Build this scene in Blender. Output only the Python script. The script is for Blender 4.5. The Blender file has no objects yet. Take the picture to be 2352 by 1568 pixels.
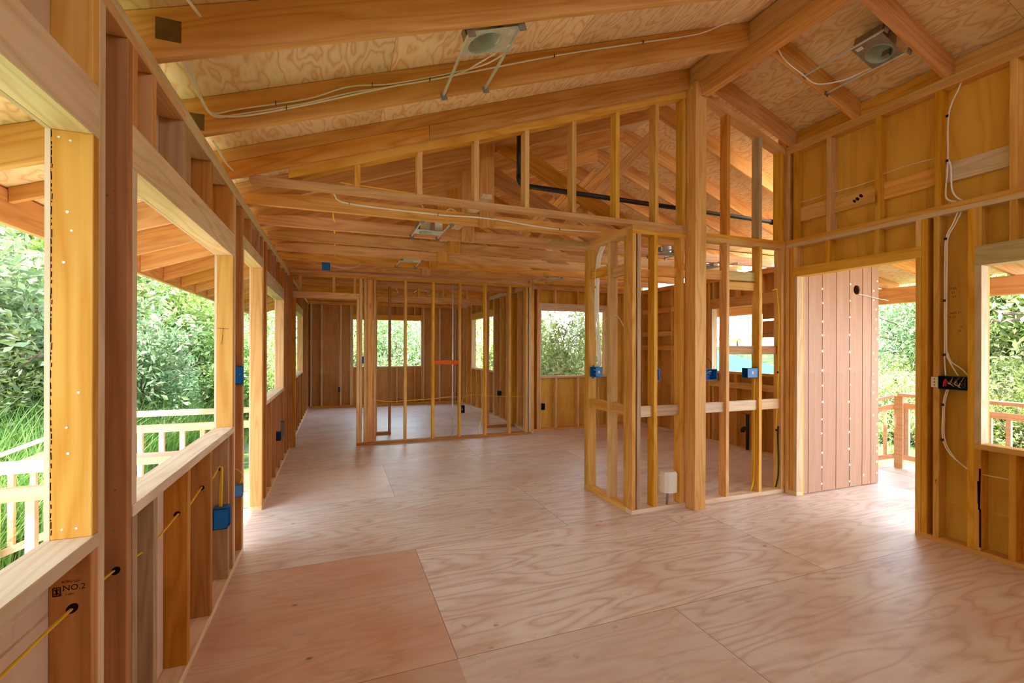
import bpy, bmesh, math, random
from mathutils import Vector, Matrix, noise as mnoise
random.seed(7)
SC = bpy.context.scene
COL = SC.collection
ORD = ['first','second','third','fourth','fifth','sixth','seventh','eighth','ninth','tenth','eleventh','twelfth','thirteenth','fourteenth']

# ------------------------------------------------------------------ materials
def lin(c):
    return tuple(((v/12.92) if v <= .04045 else ((v+.055)/1.055)**2.4) for v in c)
def rgb(r, g, b):
    return lin((r/255, g/255, b/255)) + (1.0,)
class NT:
    def __init__(s, name):
        s.m = bpy.data.materials.new(name); s.m.use_nodes = True
        s.t = s.m.node_tree; s.t.nodes.clear()
        s.out = s.t.nodes.new('ShaderNodeOutputMaterial')
    def n(s, typ, **kw):
        nd = s.t.nodes.new(typ)
        for k, v in kw.items(): setattr(nd, k, v)
        return nd
    def l(s, a, b): s.t.links.new(a, b)
    def math(s, op, a, b=None, c=None):
        nd = s.n('ShaderNodeMath', operation=op)
        for i, v in enumerate((a, b, c)):
            if v is None: continue
            if isinstance(v, (int, float)): nd.inputs[i].default_value = v
            else: s.l(v, nd.inputs[i])
        return nd.outputs[0]
    def mixc(s, f, a, b, blend='MIX'):
        nd = s.n('ShaderNodeMix', data_type='RGBA', blend_type=blend)
        for sock, v in ((nd.inputs[0], f), (nd.inputs[6], a), (nd.inputs[7], b)):
            if isinstance(v, (int, float)): sock.default_value = v
            elif isinstance(v, tuple): sock.default_value = v
            else: s.l(v, sock)
        return nd.outputs[2]
    def ramp(s, f, stops):
        nd = s.n('ShaderNodeValToRGB')
        e = nd.color_ramp.elements
        e[0].position, e[0].color = stops[0]; e[1].position, e[1].color = stops[1]
        for p, c in stops[2:]:
            x = e.new(p); x.color = c
        s.l(f, nd.inputs[0]); return nd.outputs[0]
    def mapr(s, f, a, b, c=0., d=1.):
        nd = s.n('ShaderNodeMapRange'); nd.inputs[1].default_value = a; nd.inputs[2].default_value = b
        nd.inputs[3].default_value = c; nd.inputs[4].default_value = d
        s.l(f, nd.inputs[0]); return nd.outputs[0]
    def noise(s, vec, scale, w=None, detail=3., rough=.55):
        nd = s.n('ShaderNodeTexNoise', noise_dimensions='4D' if w is not None else '3D')
        nd.inputs['Scale'].default_value = scale; nd.inputs['Detail'].default_value = detail
        nd.inputs['Roughness'].default_value = rough
        s.l(vec, nd.inputs['Vector'])
        if w is not None: s.l(w, nd.inputs['W'])
        return nd.outputs['Fac']
    def scale(s, vec, sc):
        nd = s.n('ShaderNodeVectorMath', operation='MULTIPLY'); s.l(vec, nd.inputs[0]); nd.inputs[1].default_value = sc
        return nd.outputs[0]
    def bsdf(s, col, rough=.6, spec=.3, metal=0., bump=None, bumpd=.002):
        b = s.n('ShaderNodeBsdfPrincipled')
        if isinstance(col, tuple): b.inputs['Base Color'].default_value = col
        else: s.l(col, b.inputs['Base Color'])
        if isinstance(rough, (int, float)): b.inputs['Roughness'].default_value = rough
        else: s.l(rough, b.inputs['Roughness'])
        b.inputs['Specular IOR Level'].default_value = spec; b.inputs['Metallic'].default_value = metal
        if bump is not None:
            bp = s.n('ShaderNodeBump'); bp.inputs['Distance'].default_value = bumpd; bp.inputs['Strength'].default_value = .6
            s.l(bump, bp.inputs['Height']); s.l(bp.outputs[0], b.inputs['Normal'])
        s.l(b.outputs[0], s.out.inputs[0]); return b

def wood(name, base, dark, light, knots=.5, ring=11.):
    """solid lumber: grain runs along local X of every board"""
    s = NT(name)
    co = s.n('ShaderNodeTexCoord').outputs['Object']
    rnd = s.n('ShaderNodeObjectInfo').outputs['Random']
    w = s.math('MULTIPLY', rnd, 97.)
    p1 = s.scale(co, (.55, 7., 7.))
    big = s.noise(p1, 1.0, w, 2.0)
    ringv = s.math('PINGPONG', s.math('MULTIPLY', big, ring), .5)
    ringv = s.math('MULTIPLY', ringv, 2.)
    fine = s.noise(s.scale(co, (2.5, 150., 150.)), 1.0, w, 2.0)
    blot = s.noise(s.scale(co, (1.2, 3., 3.)), 1.0, w, 3.0)
    f = s.math('ADD', s.math('MULTIPLY', s.math('POWER', ringv, 1.6), .55), s.math('MULTIPLY', fine, .35))
    c = s.mixc(s.mapr(f, .15, .85), light, dark)
    c = s.mixc(.5, c, base)
    c = s.mixc(s.mapr(blot, .42, .72, 0., .38), c, dark)
    # knots
    v = s.n('ShaderNodeTexVoronoi', voronoi_dimensions='4D', feature='F1'); v.inputs['Scale'].default_value = 1.
    s.l(s.scale(co, (1.9, 7.5, 7.5)), v.inputs['Vector']); s.l(w, v.inputs['W'])
    kn = s.mapr(v.outputs['Distance'], .05, .16, 1., 0.)
    pick = s.math('GREATER_THAN', s.n('ShaderNodeSeparateColor').outputs[0], .5)
    sep = pick.node
    sc = [n for n in s.t.nodes if n.type == 'SEPARATE_COLOR'][-1]; s.l(v.outputs['Color'], sc.inputs[0])
    pick.node.inputs[1].default_value = 1. - knots
    kn = s.math('MULTIPLY', kn, pick)
    kd = tuple(x*.35 for x in dark[:3]) + (1.,)
    c = s.mixc(s.math('MULTIPLY', kn, .8), c, kd)
    # per-board tone
    hs = s.n('ShaderNodeHueSaturation')
    s.l(s.mapr(rnd, 0., 1., .497, .507), hs.inputs['Hue'])
    r2 = s.math('FRACT', s.math('MULTIPLY', rnd, 7.31))
    s.l(s.mapr(r2, 0., 1., .86, 1.1), hs.inputs['Value'])
    r3 = s.math('FRACT', s.math('MULTIPLY', rnd, 13.7))
    s.l(s.mapr(r3, 0., 1., .86, 1.1), hs.inputs['Saturation'])
    s.l(c, hs.inputs['Color'])
    s.bsdf(hs.outputs[0], .62, .25, bump=fine, bumpd=.0012)
    return s.m

def plywood(name, light, dark, stain, sheet=(2.44, 1.22), off=(0., 0.), swap=False, contrast=1., grime=0., gap=.004, freq=13., noseam=False, seamcol=(.06, .03, .015, 1.), gsc=(.7, 4.2), rough=.6, spec=.25, vary=False, blot=.55, red=None):
    """sheets in the local XY plane, face grain along local X (Y if swap)"""
    s = NT(name)
    co = s.n('ShaderNodeTexCoord').outputs['Object']
    mp = s.n('ShaderNodeMapping'); s.l(co, mp.inputs[0])
    if swap: mp.inputs['Rotation'].default_value = (0, 0, math.pi/2)
    mp.inputs['Location'].default_value = (off[0], off[1], 0)
    p = mp.outputs[0]
    br = s.n('ShaderNodeTexBrick'); br.offset = .5; br.squash = 1.
    br.inputs['Scale'].default_value = 1.; br.inputs['Brick Width'].default_value = sheet[0]; br.inputs['Row Height'].default_value = sheet[1]
    br.inputs['Mortar Size'].default_value = gap; br.inputs['Mortar Smooth'].default_value = .1; br.inputs['Bias'].default_value = 0.
    br.inputs['Color1'].default_value = (0, 0, 0, 1); br.inputs['Color2'].default_value = (1, 1, 1, 1); br.inputs['Mortar'].default_value = (.5, .5, .5, 1)
    s.l(p, br.inputs[0])
    rv = s.n('ShaderNodeSeparateColor'); s.l(br.outputs['Color'], rv.inputs[0])
    w = s.math('MULTIPLY', rv.outputs[0], 41.)
    n1 = s.noise(s.scale(p, (gsc[0], gsc[1], 1.)), 1., w, 2.2, .45)
    band = s.math('MULTIPLY', s.math('PINGPONG', s.math('MULTIPLY', n1, freq), .5), 2.)
    band = s.math('POWER', band, 2.2)
    fine = s.noise(s.scale(p, (5., 120., 1.)), 1., None, 2.)
    if vary: band = s.math('MULTIPLY', band, s.mapr(s.math('FRACT', s.math('MULTIPLY', rv.outputs[0], 7.7)), 0., 1., .3, 1.25))
    f = s.math('ADD', s.math('MULTIPLY', band, .75*contrast), s.math('MULTIPLY', s.math('SUBTRACT', fine, .5), .35))
    c = s.mixc(s.mapr(f, 0., .9), light, dark)
    b = s.noise(s.scale(p, (.9, 1.7, 1.)), 1.3, w, 4.)
    c = s.mixc(s.mapr(b, .48, .75, 0., blot), c, stain)
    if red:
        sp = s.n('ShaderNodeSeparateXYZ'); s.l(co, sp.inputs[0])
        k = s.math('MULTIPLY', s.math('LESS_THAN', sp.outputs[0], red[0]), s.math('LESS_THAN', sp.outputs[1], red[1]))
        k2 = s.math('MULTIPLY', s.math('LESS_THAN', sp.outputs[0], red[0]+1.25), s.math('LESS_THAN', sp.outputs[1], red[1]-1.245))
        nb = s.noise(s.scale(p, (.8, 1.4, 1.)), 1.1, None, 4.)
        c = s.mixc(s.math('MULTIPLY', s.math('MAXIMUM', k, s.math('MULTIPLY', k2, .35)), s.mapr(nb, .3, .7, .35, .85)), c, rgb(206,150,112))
    if grime:
        g = s.noise(s.scale(p, (2.2, 5., 1.)), 1.6, None, 6., .7)
        c = s.mixc(s.mapr(g, .56, .74, 0., grime), c, (.10, .075, .075, 1.))
        v = s.n('ShaderNodeTexVoronoi'); v.inputs['Scale'].default_value = 1.; s.l(s.scale(p, (2.3, 3.4, 1.)), v.inputs['Vector'])
        c = s.mixc(s.mapr(v.outputs['Distance'], .015, .05, .75, 0.), c, (.07, .045, .03, 1.))
    hs = s.n('ShaderNodeHueSaturation'); s.l(s.mapr(rv.outputs[0], 0., 1., .9, 1.08), hs.inputs['Value']); s.l(c, hs.inputs['Color'])
    c = hs.outputs[0]
    if not noseam: c = s.mixc(s.math('MULTIPLY', br.outputs['Fac'], .9), c, seamcol)
    s.bsdf(c, rough, spec, bump=f, bumpd=.0012)
    return s.m

def flat(name, col, rough=.5, spec=.4, metal=0., var=.0):
    s = NT(name)
    if var:
        co = s.n('ShaderNodeTexCoord').outputs['Object']
        f = s.noise(co, 14., None, 4.)
        d = tuple(x*(1-var) for x in col[:3]) + (1.,)
        s.bsdf(s.mixc(s.mapr(f, .35, .7), col, d), rough, spec, metal)
    else: s.bsdf(col, rough, spec, metal)
    return s.m

M = {}
M['orange'] = wood('douglas_fir_orange', rgb(226,160,88), rgb(190,116,50), rgb(242,190,120))
M['amber'] = wood('amber_lumber', rgb(228,170,88), rgb(194,126,50), rgb(242,196,118))
M['yellow'] = wood('yellow_lumber', rgb(220,158,84), rgb(188,120,52), rgb(232,182,112), .5)
M['pale'] = wood('pale_lumber', rgb(230,198,160), rgb(196,156,112), rgb(242,218,188), .35)
M['brown'] = wood('reddish_lumber', rgb(192,124,58), rgb(148,84,32), rgb(210,148,80))
M['dirty'] = wood('weathered_lumber', rgb(184,142,100), rgb(142,102,64), rgb(204,168,128))
M['treated'] = wood('greenish_lumber', rgb(210,184,130), rgb(176,146,90), rgb(226,204,154))
M['mustard'] = wood('mustard_lumber', rgb(228,170,80), rgb(194,126,40), rgb(240,194,106))
M['ply_roof'] = plywood('roof_plywood', rgb(252,226,184), rgb(222,166,106), rgb(228,174,108), off=(.5, .3), freq=10., gap=.0012, seamcol=(.3,.16,.07,1), gsc=(2.6, 7.5), contrast=.9)
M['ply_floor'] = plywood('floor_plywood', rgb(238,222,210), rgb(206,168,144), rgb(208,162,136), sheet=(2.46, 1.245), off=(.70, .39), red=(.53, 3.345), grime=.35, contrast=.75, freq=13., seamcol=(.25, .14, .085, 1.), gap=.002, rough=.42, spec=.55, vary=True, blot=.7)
M['ply_wall'] = plywood('wall_plywood', rgb(230,180,76), rgb(200,138,42), rgb(206,132,40), swap=True, off=(.3, .2), freq=7., noseam=True, contrast=.5)
M['ply_red'] = plywood('red_wall_plywood', rgb(212,156,94), rgb(182,118,60), rgb(184,114,56), swap=True, off=(.8, .1), contrast=.4, freq=7., noseam=True)
M['ply_pale'] = plywood('pale_wall_plywood', rgb(230,200,172), rgb(206,168,134), rgb(208,164,130), swap=True, off=(.8, .1), contrast=.4, freq=7., noseam=True)
M['ply_deck'] = plywood('porch_plywood', rgb(212,194,182), rgb(186,156,138), rgb(188,158,144), grime=.45, contrast=.4, rough=.45, spec=.45)
M['siding'] = plywood('grooved_siding', rgb(190,148,122), rgb(172,126,98), rgb(174,128,100), swap=True, contrast=.4, freq=6., noseam=True)
M['edge'] = flat('plywood_edge', rgb(214,160,96), .8, .1, var=.35)
M['blue'] = flat('blue_plastic', rgb(10,112,192), .4, .4)
M['bluelight'] = flat('pale_blue_plastic', rgb(90,160,220), .4, .4)
M['bluedark'] = flat('dark_blue_plastic', rgb(12,34,64), .45, .3)
M['white_cable'] = flat('white_cable_jacket', rgb(246,240,232), .45, .4)
M['yellow_cable'] = flat('yellow_cable_jacket', rgb(240,196,40), .45, .4)
M['black'] = flat('black_plastic', rgb(28,26,28), .4, .4)
M['galv'] = flat('galvanised_steel', rgb(222,228,218), .32, .6, .3, .15)
M['steel_dark'] = flat('dull_steel', rgb(150,140,126), .45, .5, .5, .25)
M['tie_steel'] = flat('olive_tie_steel', rgb(122,98,60), .55, .4, .3, .35)
M['white'] = flat('white_plastic', rgb(236,228,210), .45, .4)
M['offwhite'] = flat('painted_white_dots', rgb(240,240,240), .6, .2)
M['dark'] = flat('drill_hole_dark', rgb(44,22,12), .9, .0)
M['ink'] = flat('stamp_ink', rgb(52,28,22), .8, .1)
M['pencil'] = flat('pencil_lead', rgb(96,70,40), .8, .1)
M['copper'] = flat('copper_wire', rgb(190,130,80), .4, .5, .8)
M['red'] = flat('red_plastic', rgb(190,40,50), .45, .4)
M['raildeck'] = wood('railing_lumber', rgb(232,186,150), rgb(206,146,108), rgb(240,206,176), .3)
M['orange_tape'] = flat('orange_paint', rgb(232,104,40), .6, .2, var=.15)
M['tarp'] = flat('green_tarp', rgb(10,100,66), .5, .3)
M['paper'] = flat('paper_label', rgb(226,220,214), .7, .2)
M['pole'] = flat('weathered_pole', rgb(120,110,100), .8, .1)
M['chip'] = flat('wood_shaving', rgb(232,190,150), .8, .1, var=.2)
M['concrete'] = flat('pale_gravel', rgb(226,220,210), .9, .1, var=.2)

def leafmat(name, a, b, c):
    s = NT(name)
    rnd = s.n('ShaderNodeObjectInfo').outputs['Random']
    geo = s.n('ShaderNodeNewGeometry').outputs['Random Per Island']
    col = s.ramp(geo, [(0., a), (.6, b), (1., c)])
    hs = s.n('ShaderNodeHueSaturation'); s.l(s.mapr(rnd, 0., 1., .48, .52), hs.inputs['Hue']); s.l(s.mapr(rnd, 0., 1., .85, 1.15), hs.inputs['Value']); s.l(col, hs.inputs['Color'])
    d = s.n('ShaderNodeBsdfDiffuse'); t = s.n('ShaderNodeBsdfTranslucent'); mx = s.n('ShaderNodeMixShader'); mx.inputs[0].default_value = .35
    s.l(hs.outputs[0], d.inputs[0]); s.l(hs.outputs[0], t.inputs[0]); s.l(d.outputs[0], mx.inputs[1]); s.l(t.outputs[0], mx.inputs[2])
    s.l(mx.outputs[0], s.out.inputs[0]); return s.m
M['leaf'] = leafmat('bush_leaf', (.17,.26,.05,1), (.32,.41,.12,1), (.62,.66,.34,1))
M['leaf_blue'] = leafmat('dusty_leaf', (.15,.26,.11,1), (.29,.40,.20,1), (.55,.62,.40,1))
M['leaf_pale'] = leafmat('pale_leaf', (.26,.35,.10,1), (.46,.52,.22,1), (.74,.74,.48,1))
M['grass'] = leafmat('grass_blade', (.18,.36,.06,1), (.31,.47,.11,1), (.55,.63,.28,1))
M['twig'] = flat('grey_twig', rgb(150,132,112), .9, .05, var=.3)
M['bark'] = flat('grey_bark', rgb(110,96,82), .9, .05, var=.4)
def groundmat():
    s = NT('bank_soil')
    co = s.n('ShaderNodeTexCoord').outputs['Object']
    f = s.noise(co, .7, None, 5.); g = s.noise(co, 6., None, 4.)
    c = s.mixc(s.mapr(f, .4, .62), (.08,.14,.035,1), (.17,.16,.10,1)); c = s.mixc(s.mapr(g, .5, .7, 0., .6), c, (.10,.17,.05,1))
    s.bsdf(c, .95, .05); return s.m
M['ground'] = groundmat()
def hillmat():
    s = NT('shrubby_hillside')
    co = s.n('ShaderNodeTexCoord').outputs['Object']
    f = s.noise(co, .9, None, 6., .7)
    s.bsdf(s.ramp(f, [(.3, (.02,.035,.015,1)), (.5, (.05,.065,.03,1)), (.72, (.10,.095,.06,1))]), .95, .05, bump=f, bumpd=.4); return s.m
M['hill'] = hillmat()

# ------------------------------------------------------------------ object helpers
def tag(o, label=None, cat=None, group=None, kind=None):
    if label: o['label'] = label
    if cat: o['category'] = cat
    if group: o['group'] = group
    if kind: o['kind'] = kind
    return o
def link(name, me, mat, parent=None, mw=None):
    o = bpy.data.objects.new(name, me); COL.objects.link(o)
    if mat is not None and len(me.materials) == 0: me.materials.append(mat)
    if mw is not None: o.matrix_world = mw
    if parent is not None:
        o.parent = parent
        o.matrix_parent_inverse = Matrix.Identity(4)
        if mw is not None: o.matrix_basis = parent_mw(parent).inverted() @ mw
    return o
MW = {}
def parent_mw(p):
    m = p.matrix_basis.copy()
    q = p.parent
    while q is not None:
        m = q.matrix_basis @ m; q = q.parent
    return m
def empty(name, loc, rot=None):
    o = bpy.data.objects.new(name, None); COL.objects.link(o)
    o.empty_display_size = .05
    mw = Matrix.Translation(Vector(loc))
    if rot is not None: mw = mw @ rot.to_4x4()
    o.matrix_basis = mw
    return o
def mesh_from_bm(name, bm):
    bmesh.ops.recalc_face_normals(bm, faces=bm.faces[:])
    me = bpy.data.meshes.new(name); bm.to_mesh(me); bm.free(); return me
def bm_box(bm, lo, hi):
    vs = [bm.verts.new((x, y, z)) for x in (lo[0], hi[0]) for y in (lo[1], hi[1]) for z in (lo[2], hi[2])]
    for f in ((0,1,3,2),(4,6,7,5),(0,4,5,1),(2,3,7,6),(0,2,6,4),(1,5,7,3)): bm.faces.new([vs[i] for i in f])
    return vs
def chamfer(bm, w):
    bmesh.ops.bevel(bm, geom=bm.edges[:], offset=w, segments=1, affect='EDGES', profile=.5)
AX = {'x': Matrix(((1,0,0),(0,1,0),(0,0,1))), 'y': Matrix(((0,-1,0),(1,0,0),(0,0,1))), 'z': Matrix(((0,0,-1),(0,1,0),(1,0,0)))}
BOXC = {}
def box(name, x0, x1, y0, y1, z0, z1, mat, parent=None, bev=.002, axis=None):
    """a board: its mesh lies along its own X, so the grain follows the length"""
    d = Vector((x1-x0, y1-y0, z1-z0)); c = Vector(((x0+x1)/2, (y0+y1)/2, (z0+z1)/2))
    if axis is None: axis = 'xyz'[max(range(3), key=lambda i: d[i])]
    R = AX[axis]; L = R.transposed() @ d; L = Vector((abs(L.x), abs(L.y), abs(L.z)))
    key = (round(L.x, 4), round(L.y, 4), round(L.z, 4), mat.name if mat else '', bev)
    me = BOXC.get(key)
    if me is None:
        bm = bmesh.new(); bm_box(bm, -L/2, L/2)
        if bev and min(L) > bev*4: chamfer(bm, bev)
        me = mesh_from_bm(name, bm); me.materials.append(mat); BOXC[key] = me
    return link(name, me, mat, parent, Matrix.Translation(c) @ R.to_4x4())
def B(name, x, y, z, mat, label, cat, group=None, parent=None, axis=None, bev=.002):
    o = box(name, x[0], x[1], y[0], y[1], z[0], z[1], M[mat], parent, bev, axis)
    if parent is None: tag(o, label, cat, group, 'thing')
    return o
def prism(name, poly, axis, a, b, mat, along, parent=None, bev=.002):
    """poly = [(u, z)] extruded along world axis 'y' (u = x) or 'x' (u = y) from a to b; local X runs along ALONG (u, z)"""
    if axis == 'y': V = lambda u, z, t: Vector((u, t, z)); e1 = Vector((along[0], 0, along[1])).normalized(); e2 = Vector((0, 1, 0))
    else: V = lambda u, z, t: Vector((t, u, z)); e1 = Vector((0, along[0], along[1])).normalized(); e2 = Vector((1, 0, 0))
    e3 = e1.cross(e2)
    R = Matrix((e1, e2, e3)).transposed()
    pts = [V(u, z, t) for t in (a, b) for u, z in poly]
    c = sum(pts, Vector())/len(pts)
    bm = bmesh.new(); n = len(poly)
    vs = [bm.verts.new(R.transposed() @ (p-c)) for p in pts]
    bm.faces.new(vs[:n]); bm.faces.new(list(reversed(vs[n:])))
    for i in range(n): bm.faces.new((vs[i], vs[(i+1) % n], vs[n+(i+1) % n], vs[n+i]))
    bmesh.ops.recalc_face_normals(bm, faces=bm.faces[:])
    if bev: chamfer(bm, bev)
    return link(name, mesh_from_bm(name, bm), mat, parent, Matrix.Translation(c) @ R.to_4x4())
def bm_tube(bm, pts, r, seg=8, flatten=1., cap=True):
    pts = [Vector(p) for p in pts]; rings = []
    up = Vector((0, 0, 1)); prev = None
    for i, p in enumerate(pts):
        t = (pts[min(i+1, len(pts)-1)] - pts[max(i-1, 0)])
        if t.length < 1e-9: t = Vector((0, 0, 1))
        t.normalize()
        if prev is None:
            a = t.cross(up)
            if a.length < .1: a = t.cross(Vector((0, 1, 0)))
            a.normalize()
        else:
            a = prev - t*prev.dot(t)
            if a.length < 1e-6: a = t.orthogonal()
            a.normalize()
        prev = a; b = t.cross(a)
        rr = r[i] if isinstance(r, (list, tuple)) else r
        rings.append([bm.verts.new(p + (a*math.cos(k*2*math.pi/seg) + b*math.sin(k*2*math.pi/seg)*flatten)*rr) for k in range(seg)])
    for i in range(len(rings)-1):
        for k in range(seg): bm.faces.new((rings[i][k], rings[i][(k+1) % seg], rings[i+1][(k+1) % seg], rings[i+1][k]))
    if cap:
        bm.faces.new(list(reversed(rings[0]))); bm.faces.new(rings[-1])
def smooth(pts, n=6):
    P = [Vector(p) for p in pts]
    if len(P) < 3: return P
    out = []
    for i in range(len(P)-1):
        p0, p1, p2, p3 = P[max(i-1, 0)], P[i], P[i+1], P[min(i+2, len(P)-1)]
        for k in range(n):
            t = k/n
            out.append(.5*((2*p1) + (p2-p0)*t + (2*p0-5*p1+4*p2-p3)*t*t + (3*p1-p0-3*p2+p3)*t**3))
    out.append(P[-1]); return out
def shade(me):
    for f in me.polygons: f.use_smooth = True
def tube(name, pts, r, mat, label=None, cat=None, group=None, parent=None, seg=8, sm=True, flatten=1.):
    pts = smooth(pts) if sm else [Vector(p) for p in pts]
    c = sum(pts, Vector())/len(pts)
    bm = bmesh.new(); bm_tube(bm, [p-c for p in pts], r, seg, flatten)
    me = mesh_from_bm(name, bm); shade(me)
    o = link(name, me, M[mat], parent, Matrix.Translation(c))
    if parent is None: tag(o, label, cat, group, 'thing')
    return o
def slab(name, rects, axis, t0, t1, mat, mw=None, kind='structure'):
    """sheathing: rects [(u0,u1,z0,z1)] in a wall plane (axis = wall normal) or floor plane ('z', rects x0,x1,y0,y1)"""
    bm = bmesh.new()
    for u0, u1, v0, v1 in rects: bm_box(bm, (u0, v0, t0), (u1, v1, t1))
    bmesh.ops.remove_doubles(bm, verts=bm.verts[:], dist=1e-5)
    me = mesh_from_bm(name, bm)
    if axis == 'x': R = Matrix(((0,0,1),(1,0,0),(0,1,0)))      # local x->Y, y->Z, z->X
    elif axis == 'y': R = Matrix(((1,0,0),(0,0,-1),(0,1,0)))   # local x->X, y->Z, z->-Y
    else: R = Matrix.Identity(3)
    o = link(name, me, mat, None, R.to_4x4() if mw is None else mw)
    return tag(o, kind=kind)
def holes(u0, u1, z0, z1, hs):
    """split a wall rectangle round its openings hs [(u0,u1,z0,z1)] (sorted, apart)"""
    out = []; u = u0
    for a, b, c, d in hs:
        if a > u: out.append((u, a, z0, z1))
        if c > z0: out.append((a, b, z0, c))
        if d < z1: out.append((a, b, d, z1))
        u = b
    if u < u1: out.append((u, u1, z0, z1))
    return out
def text(name, s, size, mw, mat, parent):
    cu = bpy.data.curves.new(name, 'FONT'); cu.body = s; cu.size = size; cu.extrude = .0002; cu.resolution_u = 3
    cu.materials.append(mat)
    tmp = bpy.data.objects.new(name, cu); COL.objects.link(tmp)
    me = bpy.data.meshes.new_from_object(tmp.evaluated_get(bpy.context.evaluated_depsgraph_get())); bpy.data.objects.remove(tmp)
    if not me.materials: me.materials.append(mat)
    o = bpy.data.objects.new(name, me); COL.objects.link(o)
    o.parent = parent; o.matrix_basis = parent_mw(parent).inverted() @ mw
    return o
def facing(nx, ny, loc):
    """frame for writing on a vertical face whose outward normal is (nx, ny)"""
    n = Vector((nx, ny, 0)).normalized(); up = Vector((0, 0, 1)); r = up.cross(n)
    return Matrix.Translation(Vector(loc)) @ Matrix((r, up, n)).transposed().to_4x4()
def strokes(name, segs, w, n, mat, parent):
    """pen strokes [(p, q)] as thin bars just proud of a face with normal n"""
    bm = bmesh.new(); n = Vector(n)
    for p, q in segs:
        p, q = Vector(p), Vector(q); d = (q-p).normalized(); s = d.cross(n)*w/2
        vs = [bm.verts.new(v) for v in (p-s, p+s, q+s, q-s)]
        vt = [bm.verts.new(v.co+n*.0006) for v in vs]
        bm.faces.new(vt); bm.faces.new(list(reversed(vs)))
        for i in range(4): bm.faces.new((vs[i], vs[(i+1) % 4], vt[(i+1) % 4], vt[i]))
    c = sum((v.co for v in bm.verts), Vector())/len(bm.verts)
    for v in bm.verts: v.co -= c
    return link(name, mesh_from_bm(name, bm), mat, parent, Matrix.Translation(c))
def discs(name, pts, r, n, mat, parent=None, h=.0012, sx=1.):
    bm = bmesh.new(); n = Vector(n).normalized(); a = n.orthogonal().normalized() if abs(n.z) < .9 else Vector((1, 0, 0)); b = n.cross(a)
    for p in pts:
        p = Vector(p); rr = r*random.uniform(.85, 1.15)
        ring = [bm.verts.new(p + (a*math.cos(k*math.pi/6)*sx + b*math.sin(k*math.pi/6))*rr) for k in range(12)]
        top = [bm.verts.new(v.co+n*h) for v in ring]
        bm.faces.new(top)
        for i in range(12): bm.faces.new((ring[i], ring[(i+1) % 12], top[(i+1) % 12], top[i]))
    c = sum((v.co for v in bm.verts), Vector())/len(bm.verts)
    for v in bm.verts: v.co -= c
    return link(name, mesh_from_bm(name, bm), mat, parent, Matrix.Translation(c))

# ------------------------------------------------------------------ dimensions
XL, XLO, XR, XRO = -.615, -.705, 4.2, 4.29
PB, PT = 2.415, 2.491               # left wall: underside and top of the double top plate
Q0, Q1 = 2.436, 2.512               # partitions and right wall: double plate
T = .038
zl = lambda x: 2.505 + .355*(x+.615)          # underside of the left-hand rafters
zr = lambda x: 3.445 + .367*(4.2-x)           # underside of the right-hand rafters
RD = .185                                     # rafter depth, measured upright
YN = -1.2                                     # where the building is left open behind the viewer
YE = 12.2
XRIDGE = 3.066

# ------------------------------------------------------------------ setting: floor, walls, roof deck
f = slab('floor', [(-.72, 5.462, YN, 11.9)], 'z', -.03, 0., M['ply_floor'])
# left wall sheathing with its openings
slab('wall_left', holes(YN, 11.9, -.02, 2.50, [(-.25, 1.568, .936, 2.02), (1.864, 3.372, .936, 2.02), (3.738, 4.605, -.02, 2.138), (4.906, 6.37, .936, 2.02), (8.2, 9.8, .95, 2.02)]), 'x', -.717, -.705, M['ply_pale'])
slab('wall_right', holes(YN, 3.27, -.02, 3.62, [(-.25, 1.862, .78, 2.028), (2.256, 3.245, -.02, 2.145)]) + [(3.27, 3.45, 2.45, 3.62)], 'x', 4.29, 4.302, M['ply_wall'])
slab('wall_rear', [(-.717, 4.302, -.02, 2.45), (.6, 4.302, 2.45, 3.0), (2.0, 4.302, 3.0, 3.5)], 'y', 1.20, 1.212, M['ply_wall'])
slab('wall_bedroom', holes(-.717, 3.12, -.02, 2.6, [(.366, 2.0, .95, 2.098)]), 'y', -11.902, -11.89, M['ply_red'])
slab('wall_bedroom_side', holes(7.402, 11.89, -.02, 2.6, [(9.12, 10.74, .95, 2.09)]), 'x', 3.12, 3.132, M['ply_red'])
slab('wall_kitchen', holes(3.132, 5.462, -.02, 2.7, [(3.304, 4.579, .94, 2.083)]), 'y', -7.402, -7.39, M['ply_wall'])
slab('wall_kitchen_side', holes(3.36, 7.39, -.02, 2.52, [(4.1, 5.54, 1.10, 2.035)]), 'x', 5.45, 5.462, M['ply_red'])
# roof deck: two sloping slabs of plywood (local X along the ridge)
def deck(name, x0, z0, x1, z1, y0, y1, th):
    e1 = Vector((0, 1, 0)); e2 = Vector((x1-x0, 0, z1-z0)); L = e2.length; e2.normalize(); e3 = e1.cross(e2)
    if e3.z < 0: e3 = -e3
    R = Matrix((e1, e2, e3)).transposed().to_4x4()
    bm = bmesh.new(); bm_box(bm, (0, 0, 0), (y1-y0, L, th))
    return tag(link(name, mesh_from_bm(name, bm), M['ply_roof'], None, Matrix.Translation((x0, y0, z0)) @ R), kind='structure')
XA = 3.14; ZA = zl(XA)+RD
deck('ceiling_left', -1.74, zl(-1.74)+RD+.002, XA, ZA+.002, YN-.3, YE, .016)
deck('ceiling_right', 4.75, zr(4.75)+.175+.002, XA, zr(XA)+.175+.002, YN-.3, 3.47, .016)
deck('ceiling_kitchen', 6.3, zr(6.3)+.175+.002, XA, zr(XA)+.175+.002, 3.47, YE, .016)

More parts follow.
